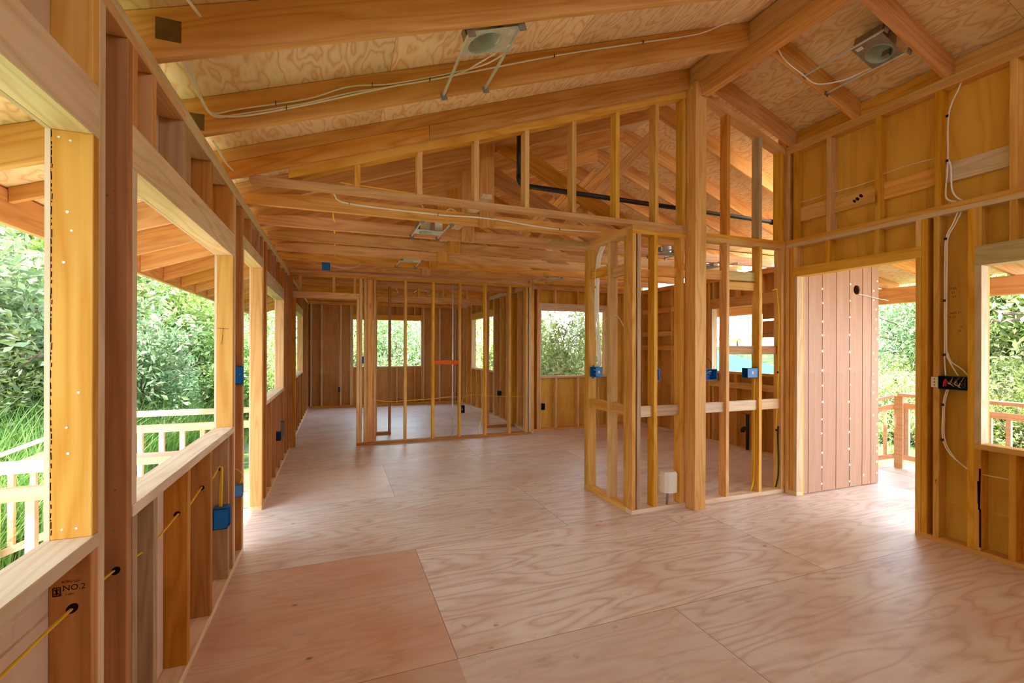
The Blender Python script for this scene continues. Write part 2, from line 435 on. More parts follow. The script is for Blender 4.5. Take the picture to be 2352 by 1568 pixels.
def gable_sheet(name, y, x0, x1, z0, rf):
    o = prism(name, [(x0, z0), (x1, z0), (x1, zr(x1)+rf-.004), (XA, zr(XA)+rf-.004), (x0, zl(x0)+RD-.004)], 'y', y, y+.012, M['ply_pale'], (0, 1), bev=0)
    return tag(o, kind='structure')
gable_sheet('wall_gable_end', 11.91, -.70, 6.2, 2.46, .175)
prism('trim_ridge', [(XA-.10, zl(XA-.10)+RD+.0), (XA+.10, zr(XA+.10)+.175), (XA+.10, zr(XA+.10)+.23), (XA, ZA+.075), (XA-.10, zl(XA-.10)+RD+.06)], 'y', YN-.3, YE, M['ply_pale'], (1, 0), bev=0)
tag(COL.objects[-1], kind='structure')
# ------------------------------------------------------------------ left wall framing
LW = 'the open wall of windows'
B('bottom_plate', (XLO, XL), (YN, 3.738), (0, T), 'pale', 'long pale bottom plate under the bare studs of the window wall', 'plate')
B('bottom_plate', (XLO, XL), (4.605, 11.8), (0, T), 'pale', 'bottom plate of the window wall beyond its door opening', 'plate')
B('top_plate', (XLO, XL), (YN, 2.38), (PB, PB+T), 'orange', 'orange lower top plate over the two closest window openings', 'plate')
B('top_plate', (XLO, XL), (2.38, 11.8), (PB, PB+T), 'treated', 'greenish lower top plate running to the bedroom above the windows', 'plate')
B('top_plate', (XLO-.004, XL-.004), (YN, 11.8), (PB+T, PT), 'treated', 'grey-brown upper top plate laid under the rafter ends', 'plate')
def lw(name, y0, z0, z1, mat, label, cat='stud', w=T, **k):
    return B(name, (XLO, XL), (y0, y0+w), (z0, z1), mat, label, cat, **k)
SILL = .936
t1 = lw('trimmer_stud', 1.568, SILL, 2.02, 'yellow', 'bright yellow nailed stud edging the window with the plank railing outside', w=.033)
discs('nail_heads', [(-.688,1.568,2.0),(-.664,1.568,1.994),(-.67,1.568,1.804),(-.661,1.568,1.755),(-.677,1.568,1.67),(-.645,1.568,1.324),(-.67,1.568,1.232),(-.667,1.568,1.163),(-.679,1.568,.962),(-.649,1.568,.962)], .0032, (0,-1,0), M['galv'], t1)
random.seed(17)
sg = []; z = .95
while z < 2.0:
    h = random.uniform(.004, .022); xx = -.7025+random.uniform(-.0012, .0012); sg.append(((xx,1.568,z),(xx+random.uniform(-.001,.001),1.568,z+h))); z += h+random.uniform(.001, .012)
strokes('torn_edge', sg, .0022, (0,-1,0), M['dark'], t1)
lw('king_stud', 1.601, T, PB, 'pale', 'full-height pale stud touching the bright yellow nailed stud')
k2 = lw('king_stud', 1.787, T, PB, 'brown', 'dark reddish full-height stud between the two closest windows')
discs('drilled_hole', [(-.643,1.787,.748)], .011, (0,-1,0), M['dark'], k2, sx=1.3)
discs('nail_heads', [(-.648,1.787,1.93),(-.667,1.787,1.915),(-.650,1.787,1.86),(-.645,1.787,1.0),(-.648,1.787,.875)], .004, (0,-1,0), M['steel_dark'], k2)
lw('trimmer_stud', 1.826, SILL, 2.02, 'pale', 'pale stud on the sill beside the dark reddish full-height stud')
t3 = lw('trimmer_stud', 3.372, SILL, 2.02, 'yellow', 'yellow stud with a pencilled T at the far end of the second window')
strokes('pencil_mark', [((-.700,3.372,1.562),(-.640,3.372,1.557)),((-.668,3.372,1.562),(-.677,3.372,1.462))], .003, (0,-1,0), M['pencil'], t3)
lw('king_stud', 3.41, T, PB, 'pale', 'pale full-height stud behind the stud with a pencilled T')
k4 = lw('king_stud', 3.66, T, PB, 'brown', 'brown full-height stud carrying a blue box beside the garden door opening')
lw('trimmer_stud', 3.70, T, 2.138, 'pale', 'pale stud lining the closer side of the garden door opening')
lw('trimmer_stud', 4.605, T, 2.138, 'yellow', 'yellow floor-length stud lining the far side of the garden door opening')
lw('king_stud', 4.643, T, PB, 'amber', 'full-height stud just behind the yellow garden door stud')
lw('king_stud', 4.83, T, PB, 'brown', 'full-height brown stud at the start of the third window')
lw('trimmer_stud', 4.868, SILL, 2.02, 'pale', 'short pale stud standing on the sill at the start of the third window')
lw('trimmer_stud', 6.37, SILL, 2.02, 'yellow', 'yellow stud standing on the sill at the end of the third window')
lw('king_stud', 6.408, T, PB, 'brown', 'full-height stud behind the yellow stud ending the third window')
lw('stud', 6.758, T, PB, 'brown', 'brown full-height window wall stud next to the bedroom doorway')
lw('corner_stud', 7.0, T, PB, 'brown', 'brown corner stud where the window wall meets the bedroom partition')
lw('corner_stud', 7.06, T, PB, 'brown', 'second corner stud behind the first at the bedroom partition')
for i, (y, z0, z1, what) in enumerate([(7.5,T,PB,'full-height'),(7.9,T,PB,'full-height'),(8.122,T,PB,'full-height'),(9.84,T,PB,'full-height'),(10.25,T,PB,'full-height'),(10.66,T,PB,'full-height'),(11.06,T,PB,'full-height'),(11.47,T,PB,'full-height'),(11.76,T,PB,'full-height')]):
    lw('stud', y, z0, z1, 'brown', f'{ORD[i]} full-height stud along the window wall inside the bedroom')
lw('trimmer_stud', 8.16, .97, 2.02, 'pale', 'pale stud at the closer end of the bedroom side window')
lw('trimmer_stud', 9.80, .97, 2.02, 'yellow', 'yellow stud at the far end of the bedroom side window')
for i, y in enumerate([8.16, 8.55, 8.95, 9.35, 9.80]):
    lw('cripple_stud', y, T, .932, 'brown', f'{ORD[i]} short stud under the sill of the bedroom side window')
    lw('cripple_stud', y, 2.16, PB, 'brown', f'{ORD[i]} short stud over the header of the bedroom side window')
B('rough_sill', (XLO, XL), (8.16, 9.84), (.932, .97), 'pale', 'pale sill board of the bedroom side window', 'sill')
B('header', (XLO, XL), (8.16, 9.84), (2.02, 2.16), 'treated', 'beam-like header over the bedroom side window', 'header')
# sills and headers
B('rough_sill', (XLO-.01, XL+.004), (-.29, 1.601), (SILL-T, SILL), 'pale', 'pale sill board below the window closest to the viewer', 'sill')
B('rough_sill', (XLO-.01, XL+.004), (1.826, 3.41), (SILL-T, SILL), 'pale', 'pale sill board of the second window with railings outside', 'sill')
B('rough_sill', (XLO-.01, XL+.004), (4.868, 6.408), (SILL-T, SILL), 'pale', 'pale sill board of the third window beyond the door opening', 'sill')
B('header', (XLO, XL), (-.29, 1.601), (2.02, 2.163), 'pale', 'pale beam-like header over the window closest to the viewer', 'header')
B('header', (XLO, XL), (1.826, 3.41), (2.02, 2.163), 'pale', 'pale knotty header over the second window', 'header')
B('header', (XLO, XL), (3.70, 4.643), (2.138, 2.228), 'treated', 'thin greenish header over the garden door opening', 'header')
B('header', (XLO, XL), (4.868, 6.408), (2.02, 2.163), 'treated', 'greenish header over the third window', 'header')
# cripples under the sills
for i, (y, m) in enumerate([(.74,'pale'),(1.15,'pale'),(1.563,'brown')]):
    o = lw('cripple_stud', y, T, SILL-T, m, f'{["short stud in the bottom corner of the view", "short stud with a drilled cable hole below the closest sill", "short stamped stud marked NO.2 below the closest sill"][i]}')
    if i == 2:
        discs('drilled_hole', [(-.655,1.563,.752)], .013, (0,-1,0), M['dark'], o, sx=1.3)
        F = lambda x, z: facing(0, -1, (x, 1.5628, z))
        text('grade_stamp', 'NO.2', .021, F(-.6755, .801), M['ink'], o)
        text('grade_stamp', 'BORG LLC', .0085, F(-.6775, .822), M['ink'], o)
        text('grade_stamp', 'KD FIR   S-GRN', .0065, F(-.695, .789), M['pencil'], o)
        strokes('stamp_logo', [((-.695,1.563,.79),(-.695,1.563,.812)),((-.695,1.563,.812),(-.680,1.563,.812)),((-.680,1.563,.812),(-.680,1.563,.79)),((-.695,1.563,.79),(-.680,1.563,.79)),((-.692,1.563,.794),(-.683,1.563,.808)),((-.692,1.563,.808),(-.683,1.563,.794)),((-.6875,1.563,.793),(-.6875,1.563,.81))], .0022, (0,-1,0), M['ink'], o)
for i, (y, m) in enumerate([(1.834,'dirty'),(2.018,'dirty'),(2.425,'brown'),(2.825,'brown'),(3.240,'dirty'),(3.372,'brown')]):
    o = lw('cripple_stud', y, T, SILL-T, m, ['short dirty stud under the sill start of the second window', 'short weathered stud with a knot under the second window sill', 'short reddish stud with a bored cable hole under the second sill', 'second short reddish stud with a bored hole under the second sill', 'short weathered stud holding the big blue box', 'last short stud under the far end of the second sill'][i])
    if i in (2, 3, 4): discs('drilled_hole', [(-.655, y, .71)], .011, (0,-1,0), M['dark'], o, sx=1.3)
for i, y in enumerate([4.868, 5.205, 5.575, 5.99, 6.37]):
    lw('cripple_stud', y, T, SILL-T, 'brown', f'{ORD[i]} short stud under the third window sill, counted from the door')
# cripples over the headers
for i, y in enumerate([.74, 1.15, 1.563]):
    lw('cripple_stud', y, 2.163, PB, 'amber', f'{["hidden-edge", "plain amber", "cracked amber"][i]} short stud over the header of the closest window')
hm = ['orange','orange','dirty','brown','brown','amber']
for i, (y, w) in enumerate([(1.826,T),(1.995,T),(2.355,.10),(2.815,T),(3.215,T),(3.372,T)]):
    B('cripple_stud', (XLO, XL), (y, y+w), (2.163, PB), hm[i], ['first short stud over the second window header, by the dark stud', 'narrow short stud over the second window header by a metal clip', 'wide pale block standing on the second window header', 'dark short stud beyond the wide pale block on the header', 'fifth short stud along the second window header', 'last short stud over the far end of the second window header'][i], 'stud')
for i, y in enumerate([3.70, 4.01, 4.40, 4.605]):
    lw('cripple_stud', y, 2.228, PB, 'brown', f'{ORD[i]} short stud over the garden door header')
for i, y in enumerate([4.868, 5.19, 5.54, 5.94, 6.37]):
    lw('cripple_stud', y, 2.163, PB, 'brown', f'{ORD[i]} short stud over the header of the third window')

# ------------------------------------------------------------------ right wall framing
def rw(name, y0, z0, z1, label, mat='mustard', cat='stud', w=T, **k):
    return B(name, (XR, XRO), (y0, y0+w), (z0, z1), mat, label, cat, **k)
B('bottom_plate', (XR, XRO), (YN, 2.256), (0, T), 'mustard', 'bottom plate under the mustard wall with the multi-gang box', 'plate')
B('top_plate', (XR, XRO), (YN, 3.369), (Q0, Q0+T), 'pale', 'pale lower belt plate across the tall mustard wall', 'plate')
B('top_plate', (XR, XRO), (YN, 3.369), (Q0+T, Q1), 'mustard', 'upper belt plate lying on the pale one across the mustard wall', 'plate')
B('top_plate', (XR, XRO), (YN, 3.369), (3.37, 3.408), 'amber', 'lower top plate at the head of the tall mustard wall', 'plate')
B('top_plate', (XR, XRO), (YN, 3.369), (3.408, 3.446), 'mustard', 'upper top plate carrying the short rafters on the mustard wall', 'plate')
for i, y in enumerate([3.33, 3.25, 2.92, 2.51, 2.097, 1.683]):
    rw('stud', y, Q1, 3.37, ['corner stud of the upper mustard wall against the gable partition', 'stud paired with the corner stud of the upper mustard wall', 'upper mustard wall stud left bare over the doorway middle', 'upper mustard wall stud over the far third of the doorway header', 'upper mustard wall stud with white cables stapled down its side', 'upper mustard wall stud over the window header, last in view'][i])
for i, (a, b) in enumerate([(2.958, 3.25), (2.548, 2.92), (2.135, 2.51), (1.721, 2.097)]):
    B('blocking', (4.252, 4.29), (a, b), (2.683, 2.825), ['mustard','mustard','amber','pale'][i], ['flat block in the corner bay of the upper mustard wall', 'flat block with a black smudge in the upper mustard wall', 'orange flat block in the upper mustard wall over the doorway', 'pale flat block beside the white cables of the upper mustard wall'][i], 'block')
bk = [o for o in COL.objects if o.get('label') == 'flat block with a black smudge in the upper mustard wall'][0]
discs('ink_smudge', [(4.252, 2.72, 2.75), (4.252, 2.69, 2.768), (4.252, 2.745, 2.738)], .011, (-1,0,0), M['ink'], bk, h=.0006, sx=1.6)
rw('corner_stud', 3.331, T, Q0, 'full-height corner stud where the mustard wall meets the partition', 'amber')
rw('king_stud', 3.285, T, Q0, 'full-height stud at the siding side of the front doorway', 'amber')
rw('trimmer_stud', 3.245, T, 2.145, 'doorway lining stud with a pale nailed face next to the siding', 'pale')
B('corner_post', (4.2, 4.29), (3.371, 3.463), (T, Q0), 'amber', 'square corner post filling the angle between mustard wall and partition', 'post')
B('corner_post', (4.208, 4.29), (3.371, 3.463), (Q1, 3.62), 'mustard', 'upper corner post above the belt plate behind the gable partition end', 'post')
B('bottom_plate', (XR, XRO), (3.245, 3.369), (0, T), 'pale', 'short bottom plate under the doorway corner studs', 'plate')
rw('trimmer_stud', 2.218, T, 2.145, 'doorway lining stud on the window side of the front doorway')
rw('king_stud', 2.178, T, Q0, 'full-height stud backing the doorway lining on the window side')
o = rw('stud', 2.103, T, Q0, 'full-height stud with a pencil tick and cables stapled to it')
strokes('pencil_mark', [((4.2,2.128,.463),(4.2,2.112,.455)),((4.2,2.12,.468),(4.2,2.122,.435))], .003, (-1,0,0), M['pencil'], o)
rw('king_stud', 1.90, T, Q0, 'full-height stud at the edge of the mustard wall window')
rw('trimmer_stud', 1.862, .78, 2.028, 'pale-faced stud standing on the sill of the mustard wall window', 'pale')
o = rw('cripple_stud', 1.862, T, .742, 'short stud with a dark split under the mustard wall window sill')
strokes('bark_edge', [((4.2,1.867,.61),(4.2,1.871,.32)),((4.2,1.876,.52),(4.2,1.874,.36)),((4.2,1.866,.33),(4.2,1.865,.06))], .011, (-1,0,0), M['dark'], o)
rw('cripple_stud', 1.682, T, .742, 'second short stud under the mustard wall window sill')
rw('cripple_stud', 1.27, T, .742, 'third short stud under the mustard wall window sill')
rw('cripple_stud', 1.862, 2.168, Q0, 'short stud over the start of the mustard wall window header')
rw('cripple_stud', 1.683, 2.168, Q0, 'second short stud over the mustard wall window header')
B('rough_sill', (XR-.004, XRO), (-.29, 1.90), (.742, .78), 'mustard', 'mustard sill board of the window beside the multi-gang box', 'sill')
B('header', (XR, XRO), (-.29, 1.90), (2.028, 2.168), 'treated', 'pale greenish header over the mustard wall window', 'header')
B('header', (XR, XRO), (2.216, 3.285), (2.145, 2.232), 'mustard', 'rounded mustard header over the front doorway', 'header')
for i, (y, l) in enumerate([(3.247, 'first short stud over the doorway header, by the corner'), (2.93, 'second short stud over the doorway header'), (2.516, 'third short stud over the doorway header'), (2.218, 'last short stud over the window end of the doorway header')]):
    rw('cripple_stud', y, 2.232, Q0, l)
for i, (a, b) in enumerate([(YN+.02, 2.05), (2.09, 2.70), (2.742, 3.30)]):
    B('blocking', (4.262, 4.30), (a, b), (3.446, zr(4.30)+.17), 'amber', ['frieze block over the mustard wall beyond the closest short rafter', 'frieze block above the mustard wall, middle rafter bay', 'frieze block above the mustard wall in the gable bay'][i], 'block')

wr = bpy.data.objects['wall_right']
for tx, y, z, sz in (('T20', 2.085, 1.885, .026), ('25', 2.075, 1.855, .022), ('0.5', 2.068, 1.825, .02), ('walk 11', 2.082, 1.705, .022), ('x 25', 2.085, 1.675, .022), ('15', 2.03, 1.60, .02), ('05', 2.035, 1.57, .022)):
    text('pencil_note', tx, sz, facing(-1, 0, (4.2893, y, z)), M['pencil'], wr)
# ------------------------------------------------------------------ post, ridge beam, rafters
post = prism('timber_post', [(2.967, 0), (3.091, 0), (3.091, 3.688), (3.028, 3.688), (3.028, 3.812), (2.967, 3.812)], 'y', 3.262, 3.40, M['amber'], (0, 1))
tag(post, 'tall square timber post notched under the ridge beam', 'post', kind='thing')
discs('bolt_head', [(2.967, 3.31, 3.77)], .012, (-1, 0, 0), M['galv'], post, h=.004)
rb = empty('ridge_beam', (3.03, 1.1, 3.69))
tag(rb, 'heavy orange ridge beam rising overhead from the square post', 'beam', kind='thing')
box('beam_ply', 3.029, 3.103, YN-.2, 3.258, 3.690, 3.95, M['orange'], rb)
box('beam_ply', 2.967, 3.027, YN-.2, 3.465, 3.814, 3.955, M['amber'], rb)
def rafterL(y, x0, x1, label, mat='orange', dz0=0., dz1=RD, parent=None, name='rafter', w=T):
    o = prism(name, [(x0, zl(x0)+dz0), (x1, zl(x1)+dz0), (x1, zl(x1)+dz1), (x0, zl(x0)+dz1)], 'y', y, y+w, M[mat], (1, .355), parent)
    if parent is None: tag(o, label, 'rafter', kind='thing')
    return o
def rafterR(y, x0, x1, label, mat='orange', dz0=0., dz1=.175, parent=None, name='rafter', w=T):
    o = prism(name, [(x0, zr(x0)+dz0), (x1, zr(x1)+dz0), (x1, zr(x1)+dz1), (x0, zr(x0)+dz1)], 'y', y, y+w, M[mat], (1, -.367), parent)
    if parent is None: tag(o, label, 'rafter', kind='thing')
    return o
XT = -1.68
r1 = rafterL(2.05, XT, 2.965, 'big stained rafter closest overhead, running up to the ridge beam', 'orange')
rafterL(1.40, XT, 2.965, 'rafter at the upper edge of the view, before the stained one')
r2 = rafterL(2.70, XT, 2.965, 'rafter with white cables stapled along it, holding the light housing bars', 'orange')
rafterL(3.337, XT, 2.965, 'upper board of the doubled rafter over the gable partition', 'orange', .103, RD)
rafterL(3.337, -.68, .62, 'lower board of the gable rafter from the window wall to its butt joint', 'orange', 0., .101)
rafterL(3.337, .622, 2.965, 'lower board of the gable rafter from its butt joint to the post', 'orange', 0., .101)
rafterR(2.05, 3.105, 4.68, 'short rafter carrying the plate of the dark square light housing', 'orange')
rafterR(2.70, 3.105, 4.68, 'short rafter crossed by the bars of the dark square light housing', 'orange')
rafterR(3.30, 3.105, 4.68, 'short rafter against the gable partition, past the post', 'orange')
rafterR(1.40, 3.105, 4.68, 'short rafter above the mustard wall at the upper edge')
B('fascia_board', (-1.72, -1.682), (YN, YE), (2.11, 2.30), 'orange', 'orange fascia board along the eave outside the window wall', 'fascia')
def tie(name, cx, y, cz, label):
    o = box(name, cx-.04, cx+.04, y-.002, y, cz-.035, cz+.045, M['tie_steel'], None, 0)
    tag(o, label, 'metal tie', kind='thing')
tie('hurricane_tie', -.585, 2.05, 2.61, 'dull steel tie plate on the closest rafter end by the window wall')
tie('hurricane_tie', -.66, 2.70, 2.555, 'dull steel tie plate on the cable rafter at the window wall')

# ------------------------------------------------------------------ gable partition
YG, YG1 = 3.375, 3.465
B('bottom_plate', (-.53, 2.965), (YG, YG1), (Q1, 2.55), 'yellow', 'long yellow plate crossing the room under the gable studs', 'plate')
def rake(fn, x0, x1, sl, label):
    o = prism('raking_plate', [(x0, fn(x0)-.062), (x1, fn(x1)-.062), (x1, fn(x1)-.001), (x0, fn(x0)-.001)], 'y', YG, YG1, M['amber'], (1, sl))
    tag(o, label, 'plate', kind='thing')
rake(zl, -.30, 2.965, .355, 'sloping top plate of the gable partition under the doubled rafter')
rake(zr, 3.092, 4.2, -.367, 'sloping top plate of the gable partition beyond the post')
for i, x in enumerate([.112, .541, .968, 1.381, 1.80, 2.217, 2.623, 2.92]):
    o = prism('stud', [(x, 2.55), (x+T, 2.55), (x+T, zl(x+T)-.063), (x, zl(x)-.063)], 'y', YG, YG1, M['amber' if i in (0,1,2,3) else 'mustard'], (0, 1))
    tag(o, f'{ORD[i]} upper gable stud, counting from the window wall to the post', 'stud', kind='thing')
for i, (x, m) in enumerate([(3.093,'mustard'),(3.445,'orange'),(3.85,'treated'),(4.14,'mustard')]):
    o = prism('stud', [(x, Q1), (x+T, Q1), (x+T, zr(x+T)-.063), (x, zr(x)-.063)], 'y', YG, YG1, M[m], (0, 1))
    tag(o, f'{ORD[i]} upper gable stud between the post and the mustard wall', 'stud', kind='thing')
B('top_plate', (2.387, 2.965), (YG, YG1), (Q0, Q0+T), 'amber', 'lower cap plate of the short partition by the post', 'plate')
B('top_plate', (2.387, 2.965), (YG, YG1), (Q0+T, Q1), 'orange', 'upper cap plate of the short partition by the post', 'plate')
B('top_plate', (3.093, 4.198), (YG, YG1), (Q0, Q0+T), 'amber', 'lower cap plate between the post and the mustard wall', 'plate')
B('top_plate', (3.093, 4.198), (YG, YG1), (Q0+T, Q1), 'orange', 'upper cap plate between the post and the mustard wall', 'plate')
B('top_plate', (2.387, 2.477), (YG1, 4.2), (Q0, Q0+T), 'amber', 'lower cap plate of the wing wall turning back into the kitchen', 'plate')
B('top_plate', (2.387, 2.477), (YG1, 4.14), (Q0+T, Q1), 'orange', 'upper cap plate of the wing wall turning back into the kitchen', 'plate')
B('bottom_plate', (2.387, 2.965), (YG, YG1), (0, T), 'pale', 'bottom plate under the white plastic box by the post', 'plate')
B('bottom_plate', (3.093, 4.198), (YG, YG1), (0, T), 'pale', 'pale bottom plate between the post and the front doorway', 'plate')
B('bottom_plate', (2.387, 2.477), (YG1, 4.2), (0, T), 'amber', 'bottom plate of the wing wall turning back into the kitchen', 'plate')
GS = lambda n, x, m, l: B(n, (x, x+T), (YG, YG1), (T, Q0), m, l, 'stud')
GS('corner_stud', 2.387, 'yellow', 'bright yellow corner stud of the short partition')
GS('stud', 2.440, 'dirty', 'grey-stained stud tucked beside the bright yellow corner stud')
GS('stud', 2.615, 'mustard', 'free-standing stud between the corner and the white plastic box')
GS('stud', 2.905, 'amber', 'stud against the square post behind the white plastic box')
GS('stud', 3.440, 'orange', 'first free stud between the post and the front doorway')
o = GS('stud', 3.856, 'amber', 'stud with a yellow cable stapled beside it near the doorway')
GS('corner_stud', 4.155, 'amber', 'corner stud with black and yellow cables by the front doorway')
WG = lambda n, y, m, l: B(n, (2.387, 2.477), (y, y+T), (T, Q0), m, l, 'stud')
WG('corner_stud', 3.467, 'yellow', 'wing wall stud nailed behind the bright yellow corner stud')
WG('stud', 3.732, 'amber', 'middle stud of the wing wall')
WG('stud', 4.115, 'amber', 'wing wall end stud carrying the open blue box')
WG('stud', 4.16, 'yellow', 'outermost stud doubling the wing wall end')
def blk(x, y, z, m, l): B('blocking', x, y, z, m, l, 'block')
blk((2.42,2.458), (3.77,4.115), (.835,.928), 'orange', 'waist-high orange block between wing wall end and middle stud')
blk((2.42,2.458), (3.505,3.732), (.835,.932), 'orange', 'waist-high orange block between wing wall middle stud and corner')
blk((2.42,2.458), (3.77,4.115), (2.14,2.23), 'orange', 'high orange block between wing wall end and middle stud')
blk((2.42,2.458), (3.505,3.732), (2.10,2.20), 'orange', 'high orange block between wing wall middle stud and corner')
blk((2.478,2.615), (3.40,3.438), (.835,.93), 'pale', 'small waist-high block by the grey-stained stud')
blk((2.653,2.905), (3.40,3.438), (.835,.93), 'dirty', 'waist-high block over the white plastic box')
blk((2.478,2.615), (3.425,3.463), (2.07,2.14), 'orange', 'high small block by the grey-stained stud')
blk((2.653,2.905), (3.425,3.463), (2.09,2.18), 'orange', 'high block between the free-standing stud and the post')
blk((3.093,3.440), (3.40,3.438), (.838,.932), 'pale', 'pale waist-high block between the post and the first free stud')
blk((3.478,3.856), (3.40,3.438), (.838,.934), 'pale', 'pale waist-high block between the two free studs by the doorway')
blk((3.894,4.155), (3.40,3.438), (.838,.936), 'pale', 'pale waist-high block between the cable stud and the corner')
blk((3.093,3.440), (3.425,3.463), (2.095,2.182), 'orange', 'high block between the post and the first free stud')
blk((3.478,3.856), (3.425,3.463), (2.10,2.188), 'treated', 'upper of two high blocks between the free studs by the doorway')
blk((3.478,3.856), (3.425,3.463), (2.01,2.085), 'mustard', 'lower of two high blocks between the free studs by the doorway')
blk((3.478,3.856), (3.425,3.463), (1.383,1.466), 'dirty', 'grey eye-level board between the free studs with a knot')
blk((3.894,4.155), (3.425,3.463), (1.383,1.466), 'brown', 'eye-level board between the cable stud and the corner')

# ------------------------------------------------------------------ roof trusses behind the gable partition
def truss(y, i, where, full=True):
    t = empty('roof_truss', (XL, y, Q1))
    tag(t, f'{ORD[i]} orange ceiling truss {where}', 'truss', kind='thing')
    z0, z1 = Q1, Q1+.105
    prism('bottom_chord', [(-.64, z0), (5.42, z0), (5.42, z1), (-.30, z1), (-.64, zl(-.64)+.09)], 'y', y, y+T, M['orange'], (1, 0), t)
    rafterL(y+T, XT, XA-.02, None, 'orange', parent=t, name='rafter')
    rafterR(y+T, XA-.02, 6.2, None, 'orange', parent=t, name='rafter')
    if full:
        w = .075
        prism('web', [(1.33, zl(1.33)+.02), (1.55, zl(1.55)+.02), (3.02, z1-.03), (2.70, z1-.03)], 'y', y-.001+0*T, y-.001+T, M['brown'], (1, -.43), t)
        prism('web', [(2.00, z1-.02), (2.14, z1-.02), (3.10, 3.62), (3.10, 3.76)], 'y', y+2*T, y+3*T, M['orange'], (1, 1.1), t)
        prism('hanger', [(1.165, z0-.012), (1.297, z0-.012), (1.297, zl(1.297)+.06), (1.165, zl(1.165)+.06)], 'y', y-T-.001, y-.001, M['orange'], (0, 1), t)
    return t
for i, y in enumerate([3.92, 4.54, 5.12, 5.72, 6.30, 6.88]):
    truss(y, i, 'behind the gable partition, counting from the post end')
for i, y in enumerate([7.46, 8.05, 8.64, 9.23, 9.82, 10.41, 11.0, 11.55]):
    truss(y, i, 'over the bedroom beyond the partition', full=False)
o = B('ceiling_strongback', (1.06, 1.15), (3.5, 7.0), (Q1+.107, Q1+.145), 'pale', 'pale board laid lengthwise over the ceiling trusses', 'board')
blk((1.98,2.06), (3.93,4.02), (Q1-.02,Q1+.10), 'treated', 'pale nailer stub hanging beside the wing wall cap') if False else None
B('nailer_board', (1.95, 2.385), (4.10, 4.19), (Q0+.045, Q0+.075), 'treated', 'pale nailer reaching from the wing wall cap under the trusses', 'board')

# ------------------------------------------------------------------ bedroom partition
P0, P1 = 7.1, 7.19
def px(name, x, mat, label, z0=T, z1=Q0, y=(P0, P1), w=T, cat='stud'): return B(name, (x, x+w), y, (z0, z1), mat, label, cat)
B('top_plate', (XL, 3.03), (P0, P1), (Q0, Q0+T), 'amber', 'lower cap plate of the bedroom partition', 'plate')
B('top_plate', (XL, 3.03), (P0, P1), (Q0+T, Q1), 'orange', 'upper cap plate of the bedroom partition', 'plate')
B('bottom_plate', (.27, 3.03), (P0, P1), (0, T), 'brown', 'bottom plate of the open bedroom partition', 'plate')
px('stud', -.613, 'brown', 'stud closing the bedroom doorway against the window wall')
px('trimmer_stud', -.575, 'brown', 'doorway lining stud of the bedroom by the window wall', z1=2.132)
px('trimmer_stud', .27, 'amber', 'doorway lining stud of the bedroom on the partition side', z1=2.132)
px('king_stud', .310, 'amber', 'full-height stud behind the bedroom doorway lining')
px('stud', .372, 'amber', 'pale-edged stud in the thick pack by the bedroom doorway')
px('stud', .412, 'orange', 'orange flat stud in the pack by the bedroom doorway', y=(P0+.045, P1), w=.09)
px('stud', .506, 'yellow', 'yellow stud ending the pack by the bedroom doorway')
for i, x in enumerate([.952, 1.373, 1.795, 2.217, 2.632, 2.931]):
    px('stud', x, 'amber', f'{ORD[i]} free stud of the bedroom partition, from the doorway')
px('corner_stud', 2.990, 'pale', 'corner stud ending the bedroom partition by the kitchen wall')
B('header', (-.575, .308), (P0, P1), (2.132, 2.216), 'orange', 'wide orange header over the bedroom doorway', 'header')
px('cripple_stud', -.50, 'orange', 'first short stud over the bedroom doorway header', 2.216, Q0)
px('cripple_stud', -.06, 'amber', 'second short stud over the bedroom doorway header', 2.216, Q0)
px('cripple_stud', .225, 'orange', 'third short stud over the bedroom doorway header', 2.216, Q0)
o = B('blocking', (1.41, 1.795), (7.13, 7.168), (1.17, 1.235), 'orange', 'orange painted block behind the steel conduit', 'block'); o.data = o.data.copy(); o.data.materials[0] = M['orange_tape']
# closet line
C0, C1 = 7.87, 7.96
B('top_plate', (.56, 3.03), (C0, C1), (Q0, Q1), 'orange', 'doubled cap plate over the closet opening', 'plate')
B('header', (.842, 2.505), (C0, C1), (2.19, 2.285), 'orange', 'wide header over the closet opening in the bedroom', 'header')
for i, x in enumerate([1.274, 1.697, 2.112]):
    px('cripple_stud', x, 'amber', f'{ORD[i]} short stud over the closet header', 2.285, Q0, (C0, C1))
px('trimmer_stud', .802, 'brown', 'closet opening stud on the doorway side', T, Q0, (C0, C1))
px('stud', .58, 'amber', 'closet return stud close to the partition pack', T, Q0, (C0, C1))
px('trimmer_stud', 2.507, 'brown', 'closet opening stud on the kitchen side', T, Q0, (C0, C1))
B('bottom_plate', (.56, .842), (C0, C1), (0, T), 'brown', 'short closet bottom plate on the doorway side', 'plate')
B('bottom_plate', (2.505, 3.03), (C0, C1), (0, T), 'brown', 'short closet bottom plate on the kitchen side', 'plate')
# bedroom end wall
E0, E1 = 11.8, 11.89
ex = lambda n, x, l, z0=T, z1=Q0, m='orange': B(n, (x, x+T), (E0, E1), (z0, z1), m, l, 'stud')
B('top_plate', (XLO, 3.12), (E0, E1), (Q0, Q1), 'orange', 'doubled cap plate of the bedroom end wall', 'plate')
B('bottom_plate', (XL, 3.03), (E0, E1), (0, T), 'orange', 'bottom plate of the bedroom end wall', 'plate')
for i, x in enumerate([-.585, -.351, .072, .297, 2.045, 2.46, 2.88]): ex('stud', x, f'{ORD[i]} full-height stud of the bedroom end wall', m='pale')
ex('trimmer_stud', .335, 'stud at the doorway side of the bedroom end window', .96, 2.10, 'pale')
ex('trimmer_stud', 2.0, 'stud at the closet side of the bedroom end window', .96, 2.10, 'pale')
B('rough_sill', (.335, 2.038), (E0, E1), (.925, .96), 'pale', 'sill board of the bedroom end window', 'sill')
